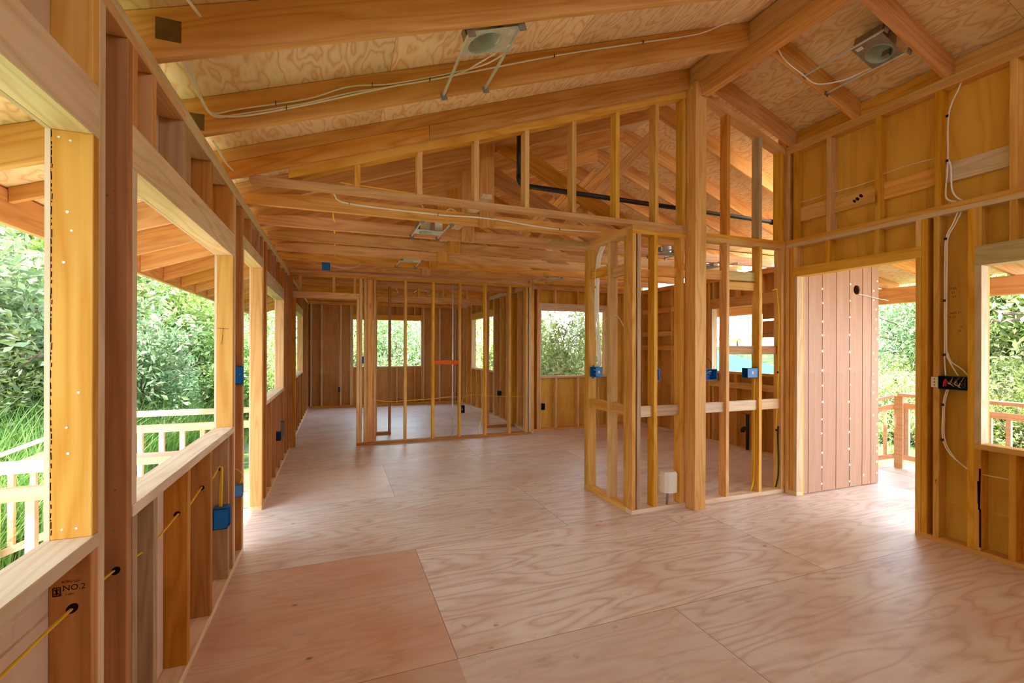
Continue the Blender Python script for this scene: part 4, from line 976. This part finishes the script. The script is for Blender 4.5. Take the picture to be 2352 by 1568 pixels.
tube('trap', [(5.34,4.86,.30),(5.34,4.90,.32),(5.34,4.94,.30),(5.34,4.94,.26)], .028, 'black', parent=pp, seg=10)
tube('copper_pipe', [(5.335,4.74,.03),(5.335,4.74,.50),(5.335,4.78,.53),(5.335,4.95,.53)], .008, 'copper', 'copper water pipes bent above the black waste pipe', 'pipe', sm=False)
cd = tube('conduit', [(1.705,7.145,T),(1.705,7.145,Q0)], .012, 'galv', 'thin steel conduit standing in the bedroom partition', 'conduit', sm=False, seg=12)
tube('coupling', [(1.705,7.145,1.18),(1.705,7.145,1.22)], .015, 'galv', parent=cd, sm=False)
wb = empty('stub_out_box', (2.795, 3.40, .15)); tag(wb, 'white plastic box on a metal stub between stud and post', 'plastic box', kind='thing')
bm = bmesh.new(); prof = [(-.075,.03),(-.06,-.02),(-.03,-.045),(.0,-.05),(.045,-.05),(.07,-.035),(.078,.0),(.078,.04),(-.075,.045)]
for zz in (0,): pass
lo_ = [bm.verts.new((x*1., y, 0)) for x, y in prof]; hi_ = [bm.verts.new((x*1., y, .165)) for x, y in prof]; top = [bm.verts.new((x*.8, y*.8, .185)) for x, y in prof]
nn = len(prof); bm.faces.new(list(reversed(lo_))); bm.faces.new(top)
for i in range(nn):
    bm.faces.new((lo_[i], lo_[(i+1) % nn], hi_[(i+1) % nn], hi_[i])); bm.faces.new((hi_[i], hi_[(i+1) % nn], top[(i+1) % nn], top[i]))
link('housing', mesh_from_bm('housing', bm), M['white'], wb, Matrix.Translation((2.795, 3.40, .15)))
discs('screw', [(2.716,3.425,.30),(2.716,3.425,.19)], .010, (-.6,-.8,0), M['white'], wb, h=.008)
tube('pipe_stub', [(2.785,3.40,.155),(2.782,3.40,.10),(2.776,3.40,.04)], .009, 'steel_dark', parent=wb, sm=False)

# ------------------------------------------------------------------ recessed light housings
def can(name, loc, ex, ey, L0, L1, label, plate=(.26, .21), hole=.088, tall=.15, mat='galv', bars=True, sticker=True):
    """plate lies in the plane of ex, ey; the can rises along ez = ex x ey; hanger bars run along ey from L0 to L1"""
    ex, ey = Vector(ex).normalized(), Vector(ey).normalized(); ez = ex.cross(ey)
    R = Matrix((ex, ey, ez)).transposed()
    e = empty(name, loc, R); tag(e, label, 'light housing', kind='thing')
    a, b = plate[0]/2, plate[1]/2; n = 32
    bm = bmesh.new()
    for z in (0., .0015):
        ring = [bm.verts.new((-.03+hole*math.cos(2*math.pi*k/n), hole*math.sin(2*math.pi*k/n), z)) for k in range(n)]
        out = []
        for k in range(n):
            t = 2*math.pi*(k)/n; ca, sa = math.cos(t), math.sin(t)
            s = min(((a+.03) if ca > 0 else (a-.03))/max(abs(ca), 1e-6), b/max(abs(sa), 1e-6))
            out.append(bm.verts.new((-.03+s*ca, s*sa, z)))
        for k in range(n): bm.faces.new((ring[k], ring[(k+1) % n], out[(k+1) % n], out[k]))
        for cx, cy in ((a, b), (-a, b), (-a, -b), (a, -b)):
            t = math.atan2(cy, cx+.03) % (2*math.pi); k = int(t/(2*math.pi/n)) % n
            bm.faces.new((out[k], out[(k+1) % n], bm.verts.new((cx, cy, z))))
    plo = link('plate', mesh_from_bm('plate', bm), M[mat], e)
    bm = bmesh.new()
    r0 = [bm.verts.new((-.03+hole*.97*math.cos(2*math.pi*k/n), hole*.97*math.sin(2*math.pi*k/n), -.004)) for k in range(n)]
    r1 = [bm.verts.new((-.03+hole*.97*math.cos(2*math.pi*k/n), hole*.97*math.sin(2*math.pi*k/n), tall*.55)) for k in range(n)]
    r2 = [bm.verts.new((-.03+hole*.9*math.cos(2*math.pi*k/n), hole*.9*math.sin(2*math.pi*k/n), tall*.6)) for k in range(n)]
    r3 = [bm.verts.new((-.03+hole*.9*math.cos(2*math.pi*k/n), hole*.9*math.sin(2*math.pi*k/n), tall)) for k in range(n)]
    for A, Bq in ((r0, r1), (r1, r2), (r2, r3)):
        for k in range(n): bm.faces.new((A[k], A[(k+1) % n], Bq[(k+1) % n], Bq[k]))
    bm.faces.new(r3)
    me = mesh_from_bm('can', bm); shade(me); cno = link('can', me, M['galv'], e)
    bm = bmesh.new(); bm_box(bm, (-.125, -.025, .02), (-.085, .025, .07)) ; link('inner_bracket', mesh_from_bm('inner_bracket', bm), M['steel_dark'], cno)
    bm = bmesh.new(); bm_box(bm, (.045, -b+.01, .004), (a-.005, b-.01, .09)); link('wiring_compartment', mesh_from_bm('wiring_compartment', bm), M[mat], e)
    if bars:
        for x in (-a-.006, a+.006):
            bm = bmesh.new(); bm_box(bm, (x-.004, L0, -.006), (x+.004, L1, .008))
            hb = link('hanger_bar', mesh_from_bm('hanger_bar', bm), M['galv'], e)
            for yy in (L0, L1):
                bm = bmesh.new(); bm_box(bm, (x-.018, yy-.004, -.026), (x+.018, yy+.004, .012)); link('bracket', mesh_from_bm('bracket', bm), M['steel_dark'], hb)
    if sticker:
        bm = bmesh.new(); bm_box(bm, (a-.05, -b+.02, -.002), (a-.02, -b+.065, -.0005)); link('label_sticker', mesh_from_bm('label_sticker', bm), M['paper'], plo)
        discs('punch_hole', [], .004, (0,0,-1), M['dark'], e) if False else None
    return e
sl = Vector((1, 0, .355)).normalized()
can('recessed_light_housing', (.71, 2.205, zl(.71)-.004), sl, (0, 1, 0), -.11, .485, 'square steel light housing with bars between the two closest rafters')
sr = Vector((-1, 0, .367)).normalized()
can('recessed_light_housing', (3.70, 2.235, zr(3.70)-.004), sr, (0, -1, 0), -.46, .14, 'dark square light housing between short rafters above the mustard wall', mat='steel_dark')
flatx = (1, 0, 0)
for (x, y, l) in [(.80, 4.33, 'light housing slung between the first and second ceiling trusses'), (.86, 5.86, 'light housing low between the fourth and fifth ceiling trusses'),
                  (3.55, 4.33, 'kitchen light housing seen above the short partition'), (3.55, 5.40, 'kitchen light housing near the post top'), (4.6, 4.85, 'kitchen light housing beyond the free studs'), (3.1, 6.5, 'kitchen light housing by the back wall'),
                  (1.55, 8.9, 'bedroom light housing over the closet header'), (1.95, 9.5, 'second bedroom light housing over the closet header')]:
    can('recessed_light_housing', (x, y, Q1+.004), (1, 0, 0), (0, 1, 0), -.40 if y < 5 else -.13, .20 if y < 5 else .42, l, plate=(.24, .17), hole=.062, tall=.13)
cable([(.72,4.20,2.72),(.70,4.12,2.70),(.70,4.05,2.66)], 'white cable stub rising from the first truss light housing')
cable([(.93,4.30,2.70),(.98,4.2,2.72),(1.02,4.1,2.66)], 'white cable arching away from the first truss light housing')
hl = empty('hanging_lamp_rough_in', (1.05, 8.6, 2.42)); tag(hl, 'small dark round lamp disc hanging on a white wire in the bedroom', 'lamp', kind='thing')
tube('disc', [(1.05,8.6,2.355),(1.05,8.6,2.38)], .07, 'white', parent=hl, sm=False, seg=16)
tube('wire', [(1.05,8.6,2.38),(1.04,8.6,2.43),(1.0,8.6,2.50)], .005, 'white_cable', parent=hl)
# cable of the dark housing
cable([(3.13,2.62,3.83),(3.30,2.672,3.74),(3.50,2.672,3.66),(3.66,2.655,3.60),(3.78,2.52,3.585),(3.83,2.40,3.60),(3.84,2.33,3.60)], 'white cable curling from the ridge to the dark light housing', r=.005, flatten=1.)
# wood shavings on the floor
random.seed(5)
for i, (x, y) in enumerate([(2.62,3.12),(1.98,3.27),(.62,2.33),(.78,2.28),(1.05,1.92),(.70,2.12),(1.35,2.05),(2.05,3.33)]):
    a = random.uniform(0, 3); r = .035 if i == 0 else .012
    o = tube('wood_shaving', [(x-r*math.cos(a), y-r*math.sin(a), .004), (x, y, .007), (x+r*math.cos(a), y+r*math.sin(a), .004)], .006, 'chip', ['curled wood shaving on the floor in front of the post','pale splinter by the foot of the wing wall','pale wood chip on the plywood seam near the middle','second pale chip beside the one on the plywood seam','wood chip lying on the wavy-grained sheet','tiny chip by the cross seam of the floor','wood chip on the seam toward the viewer','small chip near the white box wall corner'][i], 'wood chip', flatten=.35, seg=6)

# ------------------------------------------------------------------ outdoors
def terr(x, y):
    if x < -.5:
        d = -x-.5
        z = -.75 + max(0, d-1.6)*.48
        z = min(z, 6.) + .18*mnoise.noise(Vector((x*.5, y*.5, 0)))
    else: z = -.75
    if y > 12.5: z += (y-12.5)*.01
    if x > 6.5: z = -.55 + .1*mnoise.noise(Vector((x*.4, y*.4, 3)))
    return z
bm = bmesh.new(); gxs = [-22+i*1. for i in range(22)] + [0, 2, 4, 6, 7] + [8+2*i for i in range(30)]; gys = [-8+1.*i for i in range(30)] + [24+4*i for i in range(15)]
grid = [[bm.verts.new((x, y, terr(x, y))) for y in gys] for x in gxs]
for i in range(len(gxs)-1):
    for j in range(len(gys)-1): bm.faces.new((grid[i][j], grid[i+1][j], grid[i+1][j+1], grid[i][j+1]))
me = mesh_from_bm('ground', bm); shade(me); tag(link('ground', me, M['ground']), kind='structure')
bm = bmesh.new()
hp = [[bm.verts.new((x, y0 + 4*math.sin(x*.2), -1+ (1.0+1.6*mnoise.noise(Vector((x*.12, 0, 5)))+.5*mnoise.noise(Vector((x*.6, 1, 5))))*k*1.5)) for k, y0 in ((0, 30), (.7, 37), (1., 45), (.9, 60))] for x in range(8, 80, 2)]
for i in range(len(hp)-1):
    for k in range(3): bm.faces.new((hp[i][k], hp[i+1][k], hp[i+1][k+1], hp[i][k+1]))
me = mesh_from_bm('hill', bm); shade(me); tag(link('hill', me, M['hill']), kind='structure')

def leaf_cloud(n, clumps, rad, leaf, seed, squash=1., spread=1.):
    """leaf blades in clumps spread over a dome of radius rad"""
    rng = random.Random(seed); bm = bmesh.new()
    cl = []
    for i in range(clumps):
        th = rng.uniform(0, 2*math.pi); ph = math.acos(rng.uniform(-.25, 1.)); r = rad*rng.uniform(.45, 1.)*spread
        cl.append((Vector((r*math.sin(ph)*math.cos(th), r*math.sin(ph)*math.sin(th), r*math.cos(ph)*squash)), rad*rng.uniform(.16, .34)))
    for i in range(n):
        c, rr = cl[rng.randrange(clumps)]
        d = Vector((rng.gauss(0, 1), rng.gauss(0, 1), rng.gauss(0, 1))).normalized()*rr*rng.uniform(.55, 1.05)
        p = c+d
        t = Vector((rng.gauss(0, 1), rng.gauss(0, 1), rng.gauss(0, .7))).normalized(); nrm = (d.normalized()*.6 + Vector((rng.gauss(0,.6), rng.gauss(0,.6), rng.gauss(.4,.6)))).normalized()
        s = t.cross(nrm)
        if s.length < .1: continue
        s.normalize(); L = leaf*rng.uniform(.6, 1.4); w = L*rng.uniform(.3, .45)
        v = [bm.verts.new(q) for q in (p-t*L*.5, p+s*w*.5+nrm*w*.15, p+t*L*.5-nrm*L*.1, p-s*w*.5+nrm*w*.15)]
        bm.faces.new(v)
    me = bpy.data.meshes.new('foliage'); bm.to_mesh(me); bm.free(); return me
def branch_mesh(seed, rad, n, trunk=0., thick=.03, squash=1.):
    rng = random.Random(seed); bm = bmesh.new()
    if trunk: bm_tube(bm, smooth([(0,0,-trunk-.4),(rng.uniform(-.1,.1),rng.uniform(-.1,.1),-trunk*.5),(0,0,.2*rad)], 4), thick*2.2, 8)
    for i in range(n):
        th = rng.uniform(0, 2*math.pi); ph = math.acos(rng.uniform(-.1, 1.)); r = rad*rng.uniform(.7, 1.02)
        e = Vector((r*math.sin(ph)*math.cos(th), r*math.sin(ph)*math.sin(th), r*math.cos(ph)*squash))
        s = Vector((rng.uniform(-.2,.2)*rad, rng.uniform(-.2,.2)*rad, -.15*rad))
        m = (s+e)*.5 + Vector((rng.gauss(0,.12), rng.gauss(0,.12), rng.gauss(.05,.12)))*rad
        pts = smooth([s, m, e], 4)
        bm_tube(bm, pts, [thick*(1-.75*k/(len(pts)-1)) for k in range(len(pts))], 5, cap=False)
    me = mesh_from_bm('branches', bm); return me
LC = [leaf_cloud(17000, 90, 1., .062, 1), leaf_cloud(17000, 70, 1., .068, 2), leaf_cloud(15000, 100, 1., .055, 3)]
BR = [branch_mesh(1, 1.08, 80, 0, .013), branch_mesh(2, 1.12, 130, 0, .011), branch_mesh(3, 1.08, 70, 0, .013)]
TL = [leaf_cloud(20000, 120, 1., .046, 11, .85), leaf_cloud(20000, 110, 1., .048, 12, 1.1)]
TB = [branch_mesh(11, 1., 40, 1.0, .02), branch_mesh(12, 1., 40, 1.1, .02)]
def matted(me, mat):
    m = me.copy(); m.materials.clear(); m.materials.append(M[mat]); return m
MC = {}
def plant(name, loc, s, var, mat, label, cat, tree=False, rz=0., sz=1., bmat='twig'):
    fm, bmh = (TL[var], TB[var]) if tree else (LC[var], BR[var])
    for key, src, mm in ((('f', tree, var, mat), fm, mat), (('b', tree, var, bmat), bmh, bmat)):
        if key not in MC: MC[key] = matted(src, mm)
    e = empty(name, loc); e.matrix_basis = Matrix.Translation(Vector(loc)) @ Matrix.Rotation(rz, 4, 'Z') @ Matrix.Diagonal((s, s, s*sz, 1))
    tag(e, label, cat, kind='thing')
    for nm, key in (('foliage', ('f', tree, var, mat)), ('trunk' if tree else 'branches', ('b', tree, var, bmat))):
        o = bpy.data.objects.new(nm, MC[key]); COL.objects.link(o); o.parent = e
    return e
SH = [(-4.3,4.6,1.3,0,'leaf_pale','sunlit pale shrub outside the closest window'), (-5.4,6.2,1.9,1,'leaf_pale','tall pale shrub up the bank from the closest window'), (-4.6,8.2,1.5,2,'leaf','twiggy shrub behind the landing railing'), (-5.2,8.2,2.3,0,'leaf_blue','broad dusty shrub high on the bank'),
      (-4.3,10.2,1.9,1,'leaf_blue','blue-green shrub framed by the second window'), (-3.9,10.4,1.3,0,'leaf_blue','lower dusty shrub seen past the yellow T stud'), (-6.3,11.0,3.0,2,'leaf','large leafy shrub at the top of the bank'), (-3.1,12.8,1.6,1,'leaf','green shrub seen through the garden door gap'),
      (-4.6,13.6,2.4,0,'leaf','high green shrub beyond the third window'), (-2.6,15.4,1.9,2,'leaf_pale','pale shrub beyond the bedroom corner'), (-7.6,6.4,3.0,1,'leaf','dense shrub at the head of the bank, first bay'), (-8.5,14.5,3.6,0,'leaf_blue','dense shrub at the head of the bank, far bay'),
      (.2,15.6,1.9,1,'leaf_pale','brushy shrub outside the bedroom end window, doorway side'), (2.2,16.0,2.2,2,'leaf_blue','brushy shrub filling the bedroom end window'), (1.1,18.2,3.0,0,'leaf','tall shrub behind the brush at the bedroom end'), (5.1,14.6,2.0,1,'leaf_pale','pale shrub outside the bedroom side window'),
      (5.4,17.4,3.0,2,'leaf','green shrub beyond the bedroom side window'), (6.3,12.0,2.2,0,'leaf_pale','rounded bush framed by the kitchen back window'), (7.9,13.0,1.5,1,'leaf','second bush at the far edge of the kitchen back window'), (6.9,15.6,1.7,2,'leaf_pale','pale bush behind the one in the kitchen back window'),
      (11.2,6.2,1.0,0,'leaf_pale','low pale bush behind the porch corner post'), (11.6,4.5,1.1,1,'leaf','low green bush under the window tree'), (12.6,6.9,1.2,2,'leaf','dense low bush under the doorway tree'), (13.0,5.6,1.6,1,'leaf_pale','dense pale bush between doorway tree and window tree'), (12.2,2.9,1.4,0,'leaf','low bush at the far edge of the porch view'),
      (-4.6,6.8,1.2,2,'leaf_pale','pale shrub just past the sloping garden stair railing'), (-6.4,3.6,2.6,0,'leaf','big green shrub high outside the closest window'), (-5.4,12.6,2.6,1,'leaf','big green shrub high in the second window'), (-1.9,14.0,1.7,0,'leaf_pale','pale shrub close to the house past the third window'), (-4.2,17.6,3.0,2,'leaf','big green shrub past the bedroom corner')]
for i, (x, y, s, v, m, l) in enumerate(SH):
    zb = terr(x, y)
    plant('shrub', (x, y, zb+s*.28), s, v, m, l, 'shrub', rz=i*1.3, sz=1.05 if x < 5.5 else 1.15)
TR = [(14.0,7.0,2.0,0,'leaf_blue','leafy tree seen through the front doorway'), (14.6,5.4,2.4,1,'leaf','leafy tree seen through the mustard wall window'), (18.2,8.4,2.7,1,'leaf_pale','taller pale tree behind the doorway tree'), (18.5,5.2,3.4,0,'leaf_blue','dusty tree behind the window tree'), (13.4,3.4,3.0,0,'leaf_pale','pale tree at the far edge of the porch view'), (22.5,10.0,3.2,1,'leaf','tall leafy tree far behind the porch corner post')]
for i, (x, y, s, v, m, l) in enumerate(TR):
    plant('tree', (x, y, terr(x, y)+s*.9), s, v, m, l, 'tree', tree=True, rz=i*2.1, sz=1.25, bmat='bark')
# distant palms on the hillside
def palm(loc, h, label, seed):
    rng = random.Random(seed)
    e = empty('palm_tree', loc); tag(e, label, 'palm', kind='thing')
    tube('trunk', [Vector(loc), Vector(loc)+Vector((.1,0,h*.5)), Vector(loc)+Vector((0,0,h))], .09, 'bark', parent=e, seg=6)
    bm = bmesh.new()
    for k in range(13):
        a = k*2*math.pi/13+rng.uniform(-.2,.2); L = rng.uniform(.9,1.4); up = rng.uniform(.1,.7)
        pts = [Vector((math.cos(a)*L*t, math.sin(a)*L*t, up*t*1.3 - 1.1*t*t)) for t in (0,.25,.5,.75,1.)]
        sd_ = Vector((-math.sin(a), math.cos(a), 0))
        pr = None
        for q, w in zip(pts, (.04,.16,.18,.12,.02)):
            cur = (bm.verts.new(q-sd_*w), bm.verts.new(q+sd_*w))
            if pr: bm.faces.new((pr[0], pr[1], cur[1], cur[0]))
            pr = cur
    me = bpy.data.meshes.new('fronds'); bm.to_mesh(me); bm.free()
    link('fronds', me, M['leaf'], e, Matrix.Translation(Vector(loc)+Vector((0,0,h))))
for i, (x, y, h) in enumerate([(31.5,37.5,2.0),(38.3,38.0,2.3),(40.5,38.3,2.1),(43.0,38.0,2.5)]):
    palm((x, y, .3), h, f'{ORD[i]} distant palm on the skyline through the kitchen side window', i)
# green canopy tent beyond the kitchen
ct = empty('canopy_tent', (9.8, 9.9, -.6)); tag(ct, 'green fabric canopy tent standing outside the kitchen side window', 'tent', kind='thing')
bm = bmesh.new(); pk = bm.verts.new((0,0,1.95)); cs = [bm.verts.new((sx*1.5, sy*1.5, 1.35)) for sx, sy in ((1,1),(-1,1),(-1,-1),(1,-1))]; dn = [bm.verts.new((v.co.x, v.co.y, 1.2)) for v in cs]
for i in range(4): bm.faces.new((cs[i], cs[(i+1) % 4], pk)); bm.faces.new((cs[i], dn[i], dn[(i+1) % 4], cs[(i+1) % 4]))
me = bpy.data.meshes.new('canopy'); bm.to_mesh(me); bm.free(); link('canopy', me, M['tarp'], ct, Matrix.Translation((9.8, 9.9, -.6)))
for sx, sy in ((1,1),(-1,1),(-1,-1),(1,-1)): tube('leg', [(9.8+sx*1.48, 9.9+sy*1.48, -.6), (9.8+sx*1.48, 9.9+sy*1.48, .72)], .02, 'galv', parent=ct, sm=False)
tube('utility_pole', [(9.45,15.2,-.7),(9.45,15.2,4.2)], .09, 'pole', 'utility pole rising behind the bush in the kitchen back window', 'pole', sm=False, seg=10)
B('stake', (4.35,4.43), (9.0,9.06), (-.75,.83), 'dirty', 'grey wooden stake just outside the kitchen back window', 'stake')
# grass on the bank and beside the porch
rng = random.Random(21); bm = bmesh.new()
def tuft(x, y, z, n, h):
    for k in range(n):
        a = rng.uniform(0, 6.28); lean = rng.uniform(.15, .8); hh = h*rng.uniform(.6, 1.25); w = rng.uniform(.006, .013)
        d = Vector((math.cos(a), math.sin(a), 0)); s = Vector((-d.y, d.x, 0))*w
        b0 = Vector((x+rng.gauss(0,.05), y+rng.gauss(0,.05), z-.03)); pr = None
        for t in (0, .4, .75, 1.):
            q = b0 + Vector((0,0,hh))*(t-.35*lean*t*t) + d*hh*lean*t*t
            ww = s*(1-t*.95)
            cur = (bm.verts.new(q-ww), bm.verts.new(q+ww))
            if pr: bm.faces.new((pr[0], pr[1], cur[1], cur[0]))
            pr = cur
for i in range(1900):
    x = -rng.uniform(1.9, 5.0); y = rng.uniform(3.2, 13.); tuft(x, y, terr(x, y), 12, rng.uniform(.6, 1.15) if x < -2.5 else .4)
for i in range(260):
    x = rng.uniform(-.5, 9.); y = rng.uniform(12.6, 16.); tuft(x, y, terr(x, y), 8, .5)
for i in range(200):
    x = rng.uniform(7.2, 14.); y = rng.uniform(2., 10.); tuft(x, y, terr(x, y), 8, .3)
me = bpy.data.meshes.new('grass'); bm.to_mesh(me); bm.free()
tag(link('grass', me, M['grass']), 'long green grass covering the bank outside the window wall', 'grass', kind='stuff')

# ------------------------------------------------------------------ camera, light, colour
F_PX, YAW, ROLL, CX, CY, HC = 1064., .3616, .003, 1176., 796., 1.45
cam = bpy.data.cameras.new('camera'); co_ = bpy.data.objects.new('camera', cam); COL.objects.link(co_)
cam.sensor_fit = 'HORIZONTAL'; cam.sensor_width = 36.; cam.lens = F_PX/2352*36.; cam.shift_y = (CY-784.)/2352.; cam.clip_start = .05; cam.clip_end = 300
Fv = Vector((math.sin(YAW), math.cos(YAW), 0)); R0 = Vector((math.cos(YAW), -math.sin(YAW), 0)); U0 = Vector((0, 0, 1))
Rv = R0*math.cos(ROLL)+U0*math.sin(ROLL); Uv = -R0*math.sin(ROLL)+U0*math.cos(ROLL)
co_.matrix_world = Matrix.Translation((0, 0, HC)) @ Matrix((Rv, Uv, -Fv)).transposed().to_4x4()
SC.camera = co_
w = bpy.data.worlds.new('world'); SC.world = w; w.use_nodes = True; nt = w.node_tree; nt.nodes.clear()
ou = nt.nodes.new('ShaderNodeOutputWorld'); bg = nt.nodes.new('ShaderNodeBackground'); tc = nt.nodes.new('ShaderNodeTexCoord'); sx = nt.nodes.new('ShaderNodeSeparateXYZ'); rp = nt.nodes.new('ShaderNodeValToRGB')
nt.links.new(tc.outputs['Generated'], sx.inputs[0]); nt.links.new(sx.outputs[2], rp.inputs[0])
el = rp.color_ramp.elements; el[0].position = 0.; el[0].color = (.86,.93,1.,1); el[1].position = .6; el[1].color = (.56,.76,1.,1)
nt.links.new(rp.outputs[0], bg.inputs[0]); bg.inputs[1].default_value = 1.75; nt.links.new(bg.outputs[0], ou.inputs[0])
sun = bpy.data.lights.new('sun', 'SUN'); so = bpy.data.objects.new('sun', sun); COL.objects.link(so)
sun.energy = 5.; sun.angle = math.radians(2.); sun.color = (1., .95, .86)
d = Vector((.42, .18, -.89)).normalized(); so.rotation_euler = d.to_track_quat('-Z', 'Y').to_euler(); so.location = (-4, -2, 9)
vs = SC.view_settings; vs.view_transform = 'Standard'; vs.look = 'None'; vs.gamma = 1.; vs.use_curve_mapping = False; vs.exposure = 2.42
cy = SC.cycles
cy.max_bounces = 8; cy.diffuse_bounces = 6; cy.glossy_bounces = 3; cy.transmission_bounces = 3; cy.transparent_max_bounces = 4
cy.sample_clamp_indirect = 8.; cy.caustics_reflective = False; cy.caustics_refractive = False
cy.use_adaptive_sampling = True; cy.adaptive_threshold = .07; cy.use_denoising = True
try: cy.denoiser = 'OPENIMAGEDENOISE'
except Exception: pass
